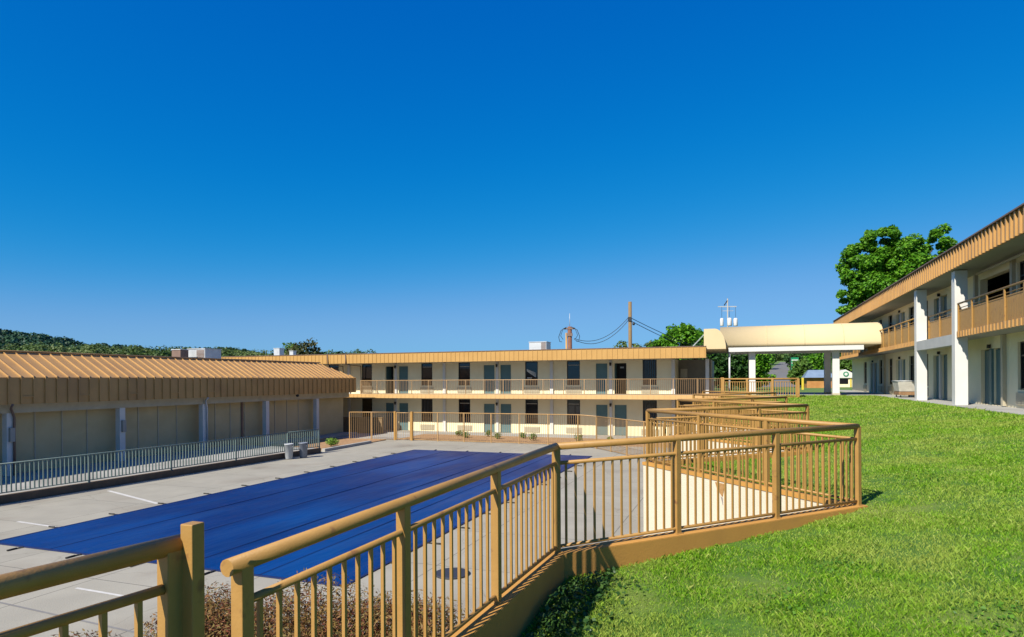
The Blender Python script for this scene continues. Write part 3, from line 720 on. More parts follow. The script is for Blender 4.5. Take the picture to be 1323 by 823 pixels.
# near maroon shrubs
RL = leafmat('maroon_leaves', [(.10, .025, .018), (.20, .05, .028), (.26, .11, .04), (.30, .18, .055), (.16, .13, .03), (.36, .24, .09)], patch=(.26, .19, .05), pscale=1.4, trans=.2, pamt=.6)
rg = 'maroon shrubs below the near railings'
for i, (x, y, r, h, l) in enumerate(((-6.6, 4.6, .9, .95, 'maroon and olive fine leaved shrub under the closest railing at lower left'),
        (-5.85, 5.75, .80, 1.12, 'maroon shrub seen in the gap beside the tall free post'),
        (-4.75, 6.15, .85, 1.2, 'dark maroon shrub behind the rounded rail end'),
        (-3.75, 6.45, .75, 1.15, 'brown maroon shrub behind the long near railing, at the right end of its row'))):
    shrub_leaves((x, y, DECK+.06), r*1.05, h*1.20, 26000, .055, 90+i, RL, l, 'shrub', rg, aspect=.30, lump=12)

# ------------------------------------------------------------------ left poolside hall
XE, XWL, XCOL = -26.8, -27.8, -27.35
lb = thing('poolside_hall', (-30, 25, DECK), 'low hall with ribbed tan mansard roof and beige panels, left of the pool', 'building')
q = MB(); q.box(-42, 2, -3.0, XWL, 40.2, .12); q.build('wall', M['panel'], lb)
YC = [7.25, 12.1, 16.95, 21.8, 26.65, 31.5, 36.4]
for y in YC:
    q = MB(); q.box(XCOL-.14, y-.14, -3, XCOL+.14, y+.14, -.17); q.build('column', M['white'], lb, bevel=.006)
for y in YC[2:4]:
    q = MB(); q.box(XCOL+.143, y-.08, -1.3, XCOL+.26, y+.10, -.75); q.build('electric_box', M['soffit'], lb)
q = MB(); q.box(XCOL-.14, 2, -.168, XCOL+.14, 40.1, .185); q.build('beam', M['paneltrim'], lb)
for a, b in zip(YC[:-1], YC[1:]):
    for k in range(1, 4):
        y = a+.17+(b-a-.34)*k/4
        q = MB(); q.box(XWL+.002, y-.03, -2.7, XWL+.03, y+.03, .1); q.build('panel_trim', M['paneltrim'], lb)
q = MB(); q.box(XWL+.002, 29.9, -2.7, XWL+.06, 30.05, .1); q.build('downpipe', M['hvacdark'], lb)
q = MB(); q.box(XE-.05, 2, .19, XE, 40.4, 1.25)
def xs_(y): return y
y = 2.1; ribs = []
while y < 40.38: ribs.append(y); y += .468
for y in ribs: q.box(XE, y-.02, .19, XE+.055, y+.02, 1.27)
q.build('roof_fascia', M['tanroof'], lb)
q = MB(); RX, RZ = -28.6, 2.27
q.quad((XE+.02, 2, 1.245), (XE+.02, 40.4, 1.245), (RX, 38.5, RZ), (RX, 2, RZ)); q.quad((XE+.02, 40.4, 1.245), (-42, 40.4, 1.245), (-42, 38.5, RZ), (RX, 38.5, RZ))
q.quad((XE-.02, 40.4, .19), (XE-.02, 40.4, 1.245), (-42, 40.4, 1.245), (-42, 40.4, .19))
sl_ = Vector((RX-XE, 0, RZ-1.245)).normalized(); nn = Vector((-sl_.z, 0, sl_.x)); nn = nn if nn.z > 0 else -nn
for y in ribs:
    if y < 38.5: a = Vector((XE+.035, y, 1.255)); b = Vector((RX, y, RZ))
    else:
        f = (40.4-y)/1.9; a = Vector((XE+.035, y, 1.255)); b = a.lerp(Vector((RX, y, RZ)), f)
    q.bar(a+nn*.018, b+nn*.018, .04, .06, nn)
q.build('mansard_roof', M['tanroof'], lb)
q = MB(); q.tube([(RX-.02, 2, RZ+.085), (RX-.02, 38.6, RZ+.085)], .035, 8); q.box(RX-.20, 2, RZ-.02, RX-.10, 38.5, RZ+.06); q.build('ridge_cap', M['tanroof'], lb)
q = MB(); q.box(-42, 2, 2.0, RX-.05, 38.5, 2.29); q.build('flat_roof', M['roofgravel'], lb)
q = MB(); q.quad((XE, 2, .19), (XE, 40.4, .19), (XWL-.1, 40.4, .19), (XWL-.1, 2, .19)); q.build('soffit', M['soffit'], lb)
for y in range(len(ribs)):
    if y % 5 == 2 and 12 < ribs[y] < 39:
        a, b = ribs[y]+.022, ribs[y]+.446
        q = MB(); q.box(XE+.001, a, .46, XE+.05, b, .505); q.box(XE+.001, a, .51, XE+.012, b, 1.18); q.build('fascia_hatch', M['tanroof'], lb)
for y in (17.05, 26.75):
    q = MB(); q.tube([(XE+.03, y-.3, .17), (XCOL+.25, y-.15, .02), (XCOL+.2, y, -.35), (XCOL+.2, y, -2.7)], .045, 8); q.build('downspout', M['hvacdark'] if y < 20 else M['galv'], lb)
q = MB(); q.lathe([(.04, 0), (.09, .03), (.11, .12), (.04, .16)], (XE-.1, 33.9, .02), 12); q.build('flood_lamp', M['lampm'], lb)
q = MB(); q.box(-28.2, 31.6, DECK, -26.6, 40.2, DECK+.14); q.build('step', M['concrete'], lb)
# dark railing at the hall's far corner
# the hall's raised walkway behind the fence
q = MB(); q.hexa([(-27.8, 2, -3.1), (-23.2, 2, -3.1), (-21.85, 29.3, -3.1), (-27.8, 29.3, -3.1), (-27.8, 2, -2.65), (-23.2, 2, -2.66), (-21.85, 29.3, -2.66), (-27.8, 29.3, -2.65)])
structure(q.build('hall_walkway', M['concrete']))
# grey-green fence on a low brown curb
FA, FB_, FC = (-22.75, 13.3), (-21.98, 26.95), (-21.75, 29.2)
cu = MB(); cu.bar((-23.15, 6.0, DECK+.115), (*FB_, DECK+.115), .26, .29); cu.bar((*FB_, DECK+.115), (*FC, DECK+.115), .26, .29)
tag(cu.build('fence_curb', M['brownbase'], None, bevel=.01), 'low brown curb carrying the grey green fence', 'curb')
kw = dict(H=1.05, post=.06, top_r=.022, mid=0, bot=.08, botr=.02, bal=.034, pitch=.142, m=M['tealrail'])
railing('railing', 'long grey green railing on a low brown curb in front of the left hall', [(-22.75, 13.3), FB_], [DECK+.26]*2, [[0, .25, .5, .75]], 'grey green railings', **kw)
railing('railing', 'short grey green railing piece behind the waste bins', [(-22.05, 27.0), FC], [DECK+.26]*2, [[0, 1]], 'grey green railings', **kw)
railing('railing', 'grey green railing piece at the left edge of the picture', [(-23.1, 6.0), (-22.75, 13.15)], [DECK+.26]*2, [[0, 1]], 'grey green railings', **kw)
def bin_(x, y, lean, m, label):
    t = thing('waste_bin', (x, y, DECK), label, 'bin', 'waste bins by the fence')
    q = MB(); q.lathe([(.16, .0), (.18, .03), (.215, .72), (.235, .73), (.235, .78), (.205, .78), (.17, .1)], (x, y, DECK+.006), 22); q.build('body', m, t)
    q = MB(); q.lathe([(.19, .66), (.19, .675), (.02, .68)], (x, y, DECK+.006), 18); q.build('liner', M['binlid'], t)
    q = MB()
    for s in (-1, 1): q.tube([(x+s*.215, y-.05, DECK+.62), (x+s*.26, y, DECK+.64), (x+s*.215, y+.05, DECK+.62)], .014, 6)
    q.build('handle', m, t)
bin_(-21.45, 26.35, 0, M['bin2'], 'pale grey round waste bin, the left one of two by the grey green railing')
bin_(-21.12, 27.05, 0, M['bin'], 'darker blue grey waste bin right of the pale one')

# ------------------------------------------------------------------ right motel wing
XR = 8.9
rb = thing('motel_building', (10, 40, 0), 'two-storey motel wing on the right with two white columns and tan balcony panels', 'building', 'motel wings round the courtyard')
DR = [(27.55, 29.65), (33.95, 36.15), (41.75, 44.05), (49.85, 52.0), (19.5, 21.5)]
WR = [(25.0, 26.15), (37.05, 38.05), (39.8, 40.9), (45.0, 46.1), (48.0, 49.0), (53.5, 54.6)]
UD = [(26.6, 29.7), (33.95, 36.0), (41.8, 43.9), (49.9, 51.9), (19.5, 21.5)]
holes = [(a, .02, b, 2.12) for a, b in DR]+[(a, .62, b, 2.25) for a, b in WR]
UHOLE = [(a, 2.77, b, 4.85) for a, b in UD]+[(a, 3.35, b, 4.95) for a, b in WR]
def PR(u, z, d): return (XR+d, u, z)
q = MB(); wall_holes(q, 12, 60, -.3, 5.2, holes+UHOLE, PR, .25)
q.quad((XR, 60, -.3), (22, 60, -.3), (22, 60, 5.2), (XR, 60, 5.2)); q.quad((XR, 12, -.3), (22, 12, -.3), (22, 12, 5.2), (XR, 12, 5.2)); q.quad((22, 12, -.3), (22, 60, -.3), (22, 60, 5.2), (22, 12, 5.2))
q.build('wall', M['cream'], rb)
q = MB(); q.box(XR+1.6, 12.2, -.3, XR+1.7, 59.8, 5.15); q.box(XR+.3, 12.2, 2.55, XR+1.6, 59.8, 2.65); q.build('interior', M['dark'], rb)
for a, b in WR:
    for z0, z1 in ((.62, 2.25), (3.35, 4.95)):
        w = MB(); t = .05; x = XR+.08
        w.box(x, a+.002, z0+.002, x+.07, a+t, z1-.002); w.box(x, b-t, z0+.002, x+.07, b-.002, z1-.002); w.box(x, a+t, z0+.002, x+.07, b-t, z0+t); w.box(x, a+t, z1-t, x+.07, b-t, z1-.002); w.box(x, a+t, z1-.5, x+.07, b-t, z1-.45)
        f = w.build('window', M['bronze'], rb)
        g = MB(); g.quad((x+.04, a+t, z0+t), (x+.04, b-t, z0+t), (x+.04, b-t, z1-t), (x+.04, a+t, z1-t)); g.build('pane', M['glass'], f)
    for z in (.12, 2.85):
        g = MB(); g.box(XR-.06, a, z, XR-.003, b, z+.4)
        for k in range(6): g.box(XR-.074, a+.04, z+.06+.05*k, XR-.06, b-.04, z+.085+.05*k)
        g.build('air_conditioner', M['grille'], rb)
def rdoor(a, b, z0, z1):
    mid = (a+b)/2; x = XR+.12
    g = MB(); g.box(XR-.02, mid-.11, z0, XR+.2, mid+.11, z1); g.build('pier', M['teal'] if a == 27.55 else M['white'], rb)
    for u, v in ((a, mid-.11), (mid+.11, b)):
        g = MB(); g.box(x, u+.03, z0+.01, x+.05, v-.03, z1-.04); d = g.build('door', M['teal'], rb)
        g = MB(); g.tube([(x, u+.13, z0+1), (x-.06, u+.13, z0+1), (x-.06, u+.22, z0+1)], .013, 6); g.build('handle', M['galv'], d)
        g = MB(); g.box(x-.06, u+.002, z0+.01, x+.06, u+.03, z1-.002); g.box(x-.06, v-.03, z0+.01, x+.06, v-.002, z1-.002); g.build('door_frame', M['cream'], rb)
    g = MB(); g.box(XR-.12, mid-.05, z1+.02, XR-.021, mid+.05, z1+.16); g.build('wall_lamp', M['lampm'], rb)
for a, b in DR: rdoor(a, b, .02, 2.12)
for a, b in UD[1:]: rdoor(a, b, 2.77, 4.85)
for y, z0, z1 in ((27.2, .02, 2.55), (26.35, 2.77, 5.12), (30.0, 2.77, 5.12), (47.1, .02, 2.55), (39.0, .02, 2.55), (39.0, 2.77, 5.12)):
    g = MB(); g.box(XR-.12, y-.09, z0, XR-.003, y+.09, z1); g.build('pilaster', M['paneltrim'], rb)
for y in (28.75, 34.35):
    g = MB(); g.box(7.74, y-.2, -.06, 8.16, y+.2, 5.13); g.build('column', M['white'], rb, bevel=.008)
g = MB(); g.box(7.742, 28.95, 2.30, 8.05, 34.15, 2.72); g.build('beam', mat('pale_grey_beam', (.62, .62, .60), None, 1.5, .6), rb)
# balcony slabs, ribbed trim, panels, rails
g = MB(); g.box(7.84, 12, 2.58, XR-.003, 28.54, 2.74); g.box(8.2, 28.55, 2.58, XR-.003, 34.56, 2.74); g.box(7.84, 34.57, 2.58, XR-.003, 60, 2.74); g.build('balcony_slab', M['concrete'], rb)
g = MB(); g.quad((7.84, 12, 2.575), (7.84, 60, 2.575), (XR, 60, 2.575), (XR, 12, 2.575)); g.build('lower_soffit', M['soffit'], rb)
for y0, y1 in ((12, 28.53), (34.57, 60)):
    g = MB(); g.box(7.79, y0, 2.56, 7.838, y1, 2.80); y = y0+.1
    while y < y1: g.box(7.755, y-.035, 2.57, 7.79, y+.035, 2.79); y += .30
    g.build('balcony_trim', M['tanroof'], rb)
for y0, y1, x in ((12, 28.53, 7.86), (28.98, 34.13, 8.24), (34.57, 42.0, 7.86), (42.0, 58, 7.86)):
    g = MB(); y = y0+.06
    while y < y1-.05: g.box(x, y-.055, 2.82, x+.025, y+.055, 3.56); y += .122
    g.build('balcony_panel', M['tan'], rb)
    g = MB(); n_ = max(2, round((y1-y0)/1.5))
    for k in range(n_+1):
        yy_ = y0+.04+(y1-y0-.08)*k/n_; g.box(x-.045, yy_-.04, 2.803, x-.002, yy_+.04, 3.82)
    g.tube([(x-.02, y0, 3.85), (x-.02, y1, 3.85)], .036, 10); g.tube([(x+.0, y0, 3.68), (x+.0, y1, 3.68)], .016, 8); g.box(x-.01, y0, 3.56, x+.03, y1, 3.60)
    g.build('balcony_rail', M['tan'], rb)
# roof edge
g = MB(); g.box(7.6, 12, 5.15, 7.66, 60.4, 5.88); y = 12.1
while y < 60.3: g.box(7.535, y-.035, 5.15, 7.6, y+.035, 5.86); y += .33
g.build('roof_fascia', M['tanroof'], rb)
g = MB(); g.box(7.50, 12, 5.883, 7.9, 60.4, 5.93); g.build('roof_edge_cap', M['hvacdark'], rb)
g = MB(); g.box(7.66, 12, 5.70, 22.2, 60.4, 5.80); g.build('roof', M['roofgravel'], rb)
g = MB(); g.quad((7.6, 12, 5.16), (7.6, 60.4, 5.16), (XR+.05, 60.4, 5.16), (XR+.05, 12, 5.16)); g.build('soffit', M['soffit'], rb)
g = MB(); g.tube([(8.6, 12, 5.02), (8.6, 29.0, 5.02)], .05, 8); g.build('conduit', M['paneltrim'], rb)
mb = MB(); mb.box(7.45, -8, -.25, 8.9, 62, -.005); structure(mb.build('upper_walkway', M['concrete']))
# laundry cart
lc = thing('laundry_cart', (8.35, 39.3, 0), 'off white canvas laundry cart with a brown base parked on the right walkway', 'cart')
g = MB(); g.hexa([(7.98, 38.75, .30), (8.72, 38.75, .30), (8.72, 39.85, .30), (7.98, 39.85, .30), (7.88, 38.6, .86), (8.8, 38.6, .86), (8.8, 40.0, .86), (7.88, 40.0, .86)]); g.build('canvas_bag', M['canvas'], lc, bevel=.03)
g = MB(); g.box(7.95, 38.72, .13, 8.75, 39.88, .298); g.build('base', M['cartbase'], lc)
g = MB()
for a, b in (((7.88, 38.6), (8.8, 38.6)), ((8.8, 38.6), (8.8, 40.)), ((8.8, 40.), (7.88, 40.)), ((7.88, 40.), (7.88, 38.6))): g.tube([(*a, .87), (*b, .87)], .025, 6)
g.build('rim', M['galv'], lc)
for x, y in ((8.05, 38.8), (8.65, 38.8), (8.05, 39.8), (8.65, 39.8)):
    g = MB(); g.tube([(x-.02, y, .062), (x+.02, y, .062)], .06, 12); g.build('wheel', M['lampm'], lc)

# ------------------------------------------------------------------ entrance plaza and canopy
mb = MB(); mb.prism([(-4.2, 42.03), (-1.06, 42.03), (-1.0, 38.75), (3.1, 37.75), (3.3, 42.0), (7.44, 42.0), (7.44, 52), (-4.2, 52)], lambda x, y: (x, y, -.22), lambda x, y: (x, y, -.012)); structure(mb.build('entrance_plaza', M['concrete']))
mb = MB(); pl = [(-1.06, 42.0), (-1.1, 38.66), (3.18, 37.6), (3.4, 42.)]
for a, b in zip(pl[:-1], pl[1:]):
    mb.hexa([(a[0], a[1], -1.2), (b[0], b[1], -1.2), (b[0]-.02, b[1]+.14, -1.2), (a[0]-.02, a[1]+.14, -1.2), (a[0], a[1], .01), (b[0], b[1], .01), (b[0]-.02, b[1]+.14, .01), (a[0]-.02, a[1]+.14, .01)])
tag(mb.build('plaza_curb', M['curb']), 'tan curb wall holding the edge of the entrance plaza', 'curb')
cp = thing('entrance_canopy', (3, 45, 0), 'cream barrel awning canopy on white posts over the entrance drive', 'canopy')
for x in (.74, 5.53):
    for y in (43.35, 47.3):
        g = MB(); g.box(x-.19, y-.19, -.01, x+.19, y+.19, 2.74); g.build('post', M['white'], cp, bevel=.008)
        g = MB(); g.box(x-.21, y-.21, -.008, x+.21, y+.21, .12); g.build('post_base', M['yellow'] if False else M['paneltrim'], cp)
g = MB(); g.box(-.68, 42.63, 2.742, 6.95, 43.55, 3.03); g.box(-.65, 47.1, 2.742, 7.02, 47.5, 3.02); g.box(-.68, 43.552, 2.742, -.3, 47.098, 3.02); g.build('beam', M['white'], cp)
g = MB(); g.box(-.29, 43.56, 2.86, 7.0, 47.09, 3.0); g.build('ceiling', M['soffit'], cp)
def vault(profile, fn, a, b):
    """profile list of (s,z) swept from a to b, thin shell"""
    g = MB(); n = len(profile); base = 0
    for t in (a, b):
        for s, z in profile: g.v.append(fn(s, z, t))
    for i in range(n-1): g.f.append((i, i+1, n+i+1, n+i)); g.sm.append(True)
    g.f.append(tuple(range(n))); g.f.append(tuple(range(n, 2*n))[::-1]); g.sm += [False, False]
    g.f.append((0, n, 2*n-1, n-1)); g.sm.append(False)
    return g
prof = [(42.6+1.5*(1-math.cos(t)), 3.04+1.40*math.sin(t)) for t in [i*PI/2/12 for i in range(13)]]+[(48.0, 4.44), (48.0, 3.04)]
g = vault(prof, lambda s, z, t: (t, s, z), -1.2, 8.0); g.build('front_awning', M['awning'], cp)
for x in (1.6, 3.75, 5.9):
    pr = [(s-(.012 if z > 3.05 else 0), z+.008) for s, z in prof[:13]]
    g = MB(); g.tube([(x, s, z) for s, z in pr], .014, 5); g.build('awning_seam', M['awning'], cp)
prof2 = [(-2.15, 2.93), (-2.15, 4.22), (-1.5, 4.22)]+[(-1.5+.68*math.sin(t), 2.93+1.29*math.cos(t)) for t in [i*PI/2/10 for i in range(1, 11)]]
g = vault(prof2, lambda s, z, t: (s, t, z), 42.2, 50.0); g.build('side_awning', M['awning'], cp)
g = MB(); g.tube([(-.62, 42.8, .0), (-.62, 42.8, 2.74)], .06, 8); g.build('pipe_post', M['galv'], cp)
g = MB(); g.bar((-2.9, 42.6, 3.1), (-2.1, 43.0, 4.0), .05, .05); g.build('stay', M['galv'], cp)

# ------------------------------------------------------------------ land beyond
def terrain(name, xs, ys, fz, m):
    V = []; F = []
    for y in ys:
        for x in xs: V.append((x, y, fz(x, y)))
    n = len(xs)
    for j in range(len(ys)-1):
        for i in range(n-1): a = j*n+i; F.append((a, a+1, a+n+1, a+n))
    me = bpy.data.meshes.new(name); me.from_pydata(V, [], F); me.polygons.foreach_set('use_smooth', [True]*len(F)); me.update(); me.materials.append(m)
    return structure(link(name, me))
def up_z(x, y): return -.04+max(0, (y-84))*.055*(1 if y < 190 else 106/(y-84))
M['farlawn'] = mat('far_grass', (.14, .24, .035), (.09, .17, .025), .35, .95, .5, 6, c3=(.20, .22, .07), c3scale=.06)
terrain('upper_lawn', [-4.0, 0, 5, 10, 20, 40, 90, 160], [46.0, 52.2, 60, 72, 84, 90, 100, 120, 150, 190, 260], up_z, M['farlawn'])
q = MB(); pts = [((2.2, 84), (9.5, 84)), ((3.0, 97), (7.4, 98)), ((4.6, 120), (8.4, 121)), ((7.0, 150), (9.8, 151)), ((10, 180), (12.6, 180))]
for (a, b), (c, d) in zip(pts[:-1], pts[1:]): q.quad((*a, up_z(*a)+.03), (*b, up_z(*b)+.03), (*d, up_z(*d)+.03), (*c, up_z(*c)+.03))
structure(q.build('road', M['asphalt']))

# trees --------------------------------------------------------------
def crown(blobs, n, size, seed, m, parent, name='crown'):
    r = np.random.default_rng(seed); P = []; Nn = []
    vol = np.array([b[3]*b[4]*b[5] for b in blobs])**.67; vol = vol/vol.sum()
    for b, v in zip(blobs, vol):
        # each blob is a bunch of smaller clusters, so the outline is lumpy with gaps
        kc = max(16, int(85*v*len(blobs)**.6)); d = r.normal(size=(kc, 3)); d /= np.linalg.norm(d, axis=1)[:, None]
        cc = np.array(b[:3])+d*np.array(b[3:6])*(r.uniform(.35, 1.0, kc)**.5)[:, None]
        rad = np.mean(b[3:6])*r.uniform(.19, .36, kc)
        k = int(n*v/kc)+1
        for c, ra in zip(cc, rad):
            e = r.normal(size=(k, 3)); e /= np.linalg.norm(e, axis=1)[:, None]
            rr = r.uniform(.25, 1.15, k)**.6
            P.append(c+e*rr[:, None]*np.array([ra, ra, ra*.75])); Nn.append(e*.8+[0, 0, .7])
    P = np.concatenate(P); Nn = np.concatenate(Nn)
    return link(name, np_mesh(name, leaf_quads(P, size, Nn, 1.0, .75, seed), m, 4), parent)
def tree(name, base, label, blobs, n, size, seed, m, trunk_r=.2, group=None, limbs=True):
    t = thing(name, base, label, 'tree', group)
    crown(blobs, n, size, seed, m, t)
    q = MB(); b = Vector(base); c = Vector(blobs[0][:3])
    q.tube([b, b.lerp(c, .5)+Vector((trunk_r*.6, 0, 0)), c], [trunk_r*1.25, trunk_r, trunk_r*.5], 10)
    if limbs:
        for bb in blobs[1:]:
            q.tube([b.lerp(c, .55), (b.lerp(c, .6)+Vector(bb[:3]))*.5, Vector(bb[:3])], [trunk_r*.55, trunk_r*.35, trunk_r*.12], 7)
    q.build('trunk', M['bark'], t)
    return t
T1 = leafmat('maple_leaves', [(.05, .18, .008), (.09, .28, .012), (.15, .39, .02), (.23, .48, .035)], trans=.385, rough=.5)
T2 = leafmat('dark_green_leaves', [(.02, .065, .014), (.04, .11, .02), (.07, .16, .03)], trans=.25)
T3 = leafmat('light_green_leaves', [(.06, .14, .018), (.10, .21, .03), (.16, .28, .045)], trans=.3)
T4 = leafmat('olive_brown_leaves', [(.05, .07, .02), (.09, .10, .03), (.14, .13, .045)], trans=.25)
tree('maple_tree', (15.6, 80, 0), 'big bright green maple rising behind the right motel wing roof',
     [(15.4, 80, 11.6, 3.6, 3.4, 3.9), (17.2, 80.6, 13.8, 2.4, 2.4, 3.0), (13.0, 79.6, 13.4, 2.4, 2.2, 2.8), (14.6, 79.6, 16.2, 1.8, 1.8, 1.7), (20.1, 81.9, 15.2, 1.9, 1.9, 2.7), (12.2, 78.8, 9.2, 2.2, 1.8, 1.9), (15.2, 80, 15.2, 2.6, 2.2, 2.2), (13.6, 79.8, 11.4, 2.8, 2.2, 2.8), (18.5, 81, 11.8, 2.8, 2.6, 2.8), (16.0, 80, 9.0, 3.4, 2.6, 2.4)], 80000, .32, 5, T1, .35)
tree('broadleaf_tree', (-6.6, 77, 0), 'wide green tree showing over the right end of the far motel roof',
     [(-6.6, 77, 4.9, 2.4, 2.2, 2.4), (-8.9, 76.4, 4.2, 1.6, 1.6, 1.7), (-4.6, 77.8, 5.2, 1.5, 1.5, 1.6), (-6.0, 77, 6.3, 1.4, 1.4, 1.2)], 11000, .34, 6, T1, .25)
dg = 'dark trees behind the canopy'
for i, (x, y, h, r, m, l) in enumerate(((-3.2, 62, 5.0, 1.9, T2, 'dark tree behind the canopy pipe post, at the end of the far wing'), (-.9, 63.5, 4.6, 1.7, T2, 'dark dense tree between the pipe post and the left white post'),
        (1.1, 66, 4.6, 1.6, T1, 'mid green tree just right of the left white canopy post'), (-2.0, 74, 6.0, 2.4, T1, 'taller tree filling the gap left of the canopy behind the dark ones'),
        (6.9, 82, 3.6, 1.15, T3, 'small light green cone shaped tree right of the green sign'), (9.6, 92, 4.4, 1.9, T1, 'round tree above the blue kiosk roof'), (12.6, 100, 5.0, 2.3, T2, 'dark tree behind the white shop front'),
        (14.9, 88, 4.6, 1.9, T2, 'dark tree by the right motel wing end wall'), (12.2, 88, 4.0, 1.3, T3, 'light green tree beside the right canopy post'), (3.5, 135, 5.5, 2.6, T1, 'far tree left of the road on the slope'),
        (10.8, 128, 5.4, 2.4, T2, 'far dark tree behind the green sign'), (5.2, 160, 6.5, 3.0, T3, 'farthest pale tree at the top of the road'), (16.0, 140, 6.0, 3.0, T1, 'far tree below the pink roof'), (0.2, 118, 6.0, 2.6, T2, 'far dark tree seen behind the left white post'))):
    z = up_z(x, y); tree('tree', (x, y, z), l, [(x, y, z+h*.55, r, r, h*.42), (x+r*.5, y, z+h*.35, r*.7, r*.7, h*.3), (x-r*.5, y, z+h*.38, r*.75, r*.7, h*.3)], 4200, .32, 20+i, m, .14, dg if i < 4 else None)
lg = 'trees behind the left roofs'
for i, (x, y, h, r, m, l) in enumerate(((-47.2, 58.5, 8.2, 1.5, T3, 'light green tree top left of the brown one, above the far left roof'), (-44.9, 58.0, 8.4, 1.9, T4, 'brownish tree top above the far left roof'), (-52.0, 70, 8.0, 1.1, T2, 'small dark tree top where the far motel roof begins'), (-49.3, 71, 7.9, .9, T2, 'smallest dark tree top on the far motel roof line'))):
    tree('tree', (x, y, -3.2), l, [(x, y, -3.2+h*.78, r, r, h*.26), (x+r*.6, y, -3.2+h*.68, r*.7, r*.7, h*.2)], 2400, .36, 50+i, m, .16, lg)

# wooded hills on the left ------------------------------------------------
def hill_line(az):      # metres above the eye at 650 m against the horizontal direction (ratio x/y of view)
    return np.interp(az, HA, HZ)
HAd = [(-548, 334, 44.4), (-500, 352, 38.7), (-485, 357, 33.7), (-474, 361, 35.5), (-450, 370, 32.5), (-428, 377.6, 29), (-405, 386, 31.5), (-388, 392, 33.2), (-370.5, 398, 33.0), (-353, 404, 28), (-320, 415, 22), (-250, 440, 12), (0, 520, 5), (300, 560, 8)]
angs = [math.atan2(p[0], p[1]) for p in HAd]; hts = [p[2]-4 for p in HAd]
angs = [angs[0]-.6, angs[0]-.12]+angs; hts = [40, 48]+hts
V = []; F = []; rows = [430, 500, 570, 642, 760, 900]; prof_ = [-.15, .25, .62, 1.0, .75, .3]
ang_s = np.linspace(angs[0], angs[-1], 130)
def hz(a, j): return -3.2+(np.interp(a, angs, hts)+3.2)*prof_[j]
for j, rr in enumerate(rows):
    for a in ang_s: V.append((math.sin(a)*rr, math.cos(a)*rr, float(hz(a, j))))
n_ = len(ang_s)
for j in range(len(rows)-1):
    for i in range(n_-1): a = j*n_+i; F.append((a, a+1, a+n_+1, a+n_))
me = bpy.data.meshes.new('hills'); me.from_pydata(V, [], F); me.polygons.foreach_set('use_smooth', [True]*len(F)); me.update(); me.materials.append(mat('hill_ground', (.03, .06, .025), None, .02, .95)); structure(link('hills', me))
FM = leafmat('hazed_forest_leaves', [(.016, .065, .042), (.026, .085, .048), (.04, .11, .05), (.06, .14, .05)], patch=(.02, .07, .048), pscale=.012, trans=.15)  # bluish tint puts the distance haze into the leaf colour
r = np.random.default_rng(8); P = []; Nn = []
for k in range(4200):
    a = r.uniform(angs[0]+.35, angs[0]+1.45); rr = r.uniform(460, 655); fz_ = np.interp(rr, rows, prof_)
    z = -3.2+(np.interp(a, angs, hts)+3.2)*fz_; c = np.array([math.sin(a)*rr, math.cos(a)*rr, z+1.5]); s = r.uniform(2.0, 4.2)
    kk = 26; e = r.normal(size=(kk, 3)); e /= np.linalg.norm(e, axis=1)[:, None]; e[:, 2] = np.abs(e[:, 2])*1.0-.1
    P.append(c+e*np.array([s, s, s*.85])*r.uniform(.75, 1.05, kk)[:, None]); Nn.append(e*1.3+[0, 0, .3])
P = np.concatenate(P); Nn = np.concatenate(Nn)
stuff(link('forest', np_mesh('forest', leaf_quads(P, 2.0, Nn, .7, .85, 4), FM, 4)))
# lighter belt of trees nearer than the hill, above the left roof line
P = []; Nn = []
for k in range(260):
    a = r.uniform(angs[2]-.12, angs[2]+.46); rr = r.uniform(225, 300); s = r.uniform(2.6, 4.4); top = (1.05+rr*np.interp(a, [angs[2], angs[2]+.25, angs[2]+.46], [.051, .0492, .0475]))*r.uniform(.82, 1.04)
    for zz_ in (top-s, top-s*1.9, top-s*2.9):
        c = np.array([math.sin(a)*rr, math.cos(a)*rr, zz_]); kk = 170; e = r.normal(size=(kk, 3)); e /= np.linalg.norm(e, axis=1)[:, None]
        P.append(c+e*s*np.array([1, 1, .9])*(r.uniform(.5, 1.08, kk)**.5)[:, None]); Nn.append(e*1.1+[0, 0, .4])
P = np.concatenate(P); Nn = np.concatenate(Nn)
FM2 = leafmat('belt_leaves', [(.03, .075, .018), (.05, .11, .022), (.075, .15, .028), (.12, .18, .05)], patch=(.15, .20, .05), pscale=.035, trans=.2, pamt=.7)
stuff(link('tree_belt', np_mesh('tree_belt', leaf_quads(P, .75, Nn, .8, .8, 9), FM2, 4)))

P = []; Nn = []
for k in range(150):
    x = r.uniform(-40, 60); y = r.uniform(196, 235); s = r.uniform(2.2, 4.2); zt = up_z(x, y)+r.uniform(3.5, 8.5)
    for zz_ in (zt-s, zt-s*2):
        kk = 90; e = r.normal(size=(kk, 3)); e /= np.linalg.norm(e, axis=1)[:, None]
        P.append(np.array([x, y, zz_])+e*s*(r.uniform(.5, 1.08, kk)**.5)[:, None]); Nn.append(e*1.1+[0, 0, .4])
stuff(link('hillside_wood', np_mesh('hillside_wood', leaf_quads(np.concatenate(P), 1.0, np.concatenate(Nn), .8, .8, 19), FM2, 4)))

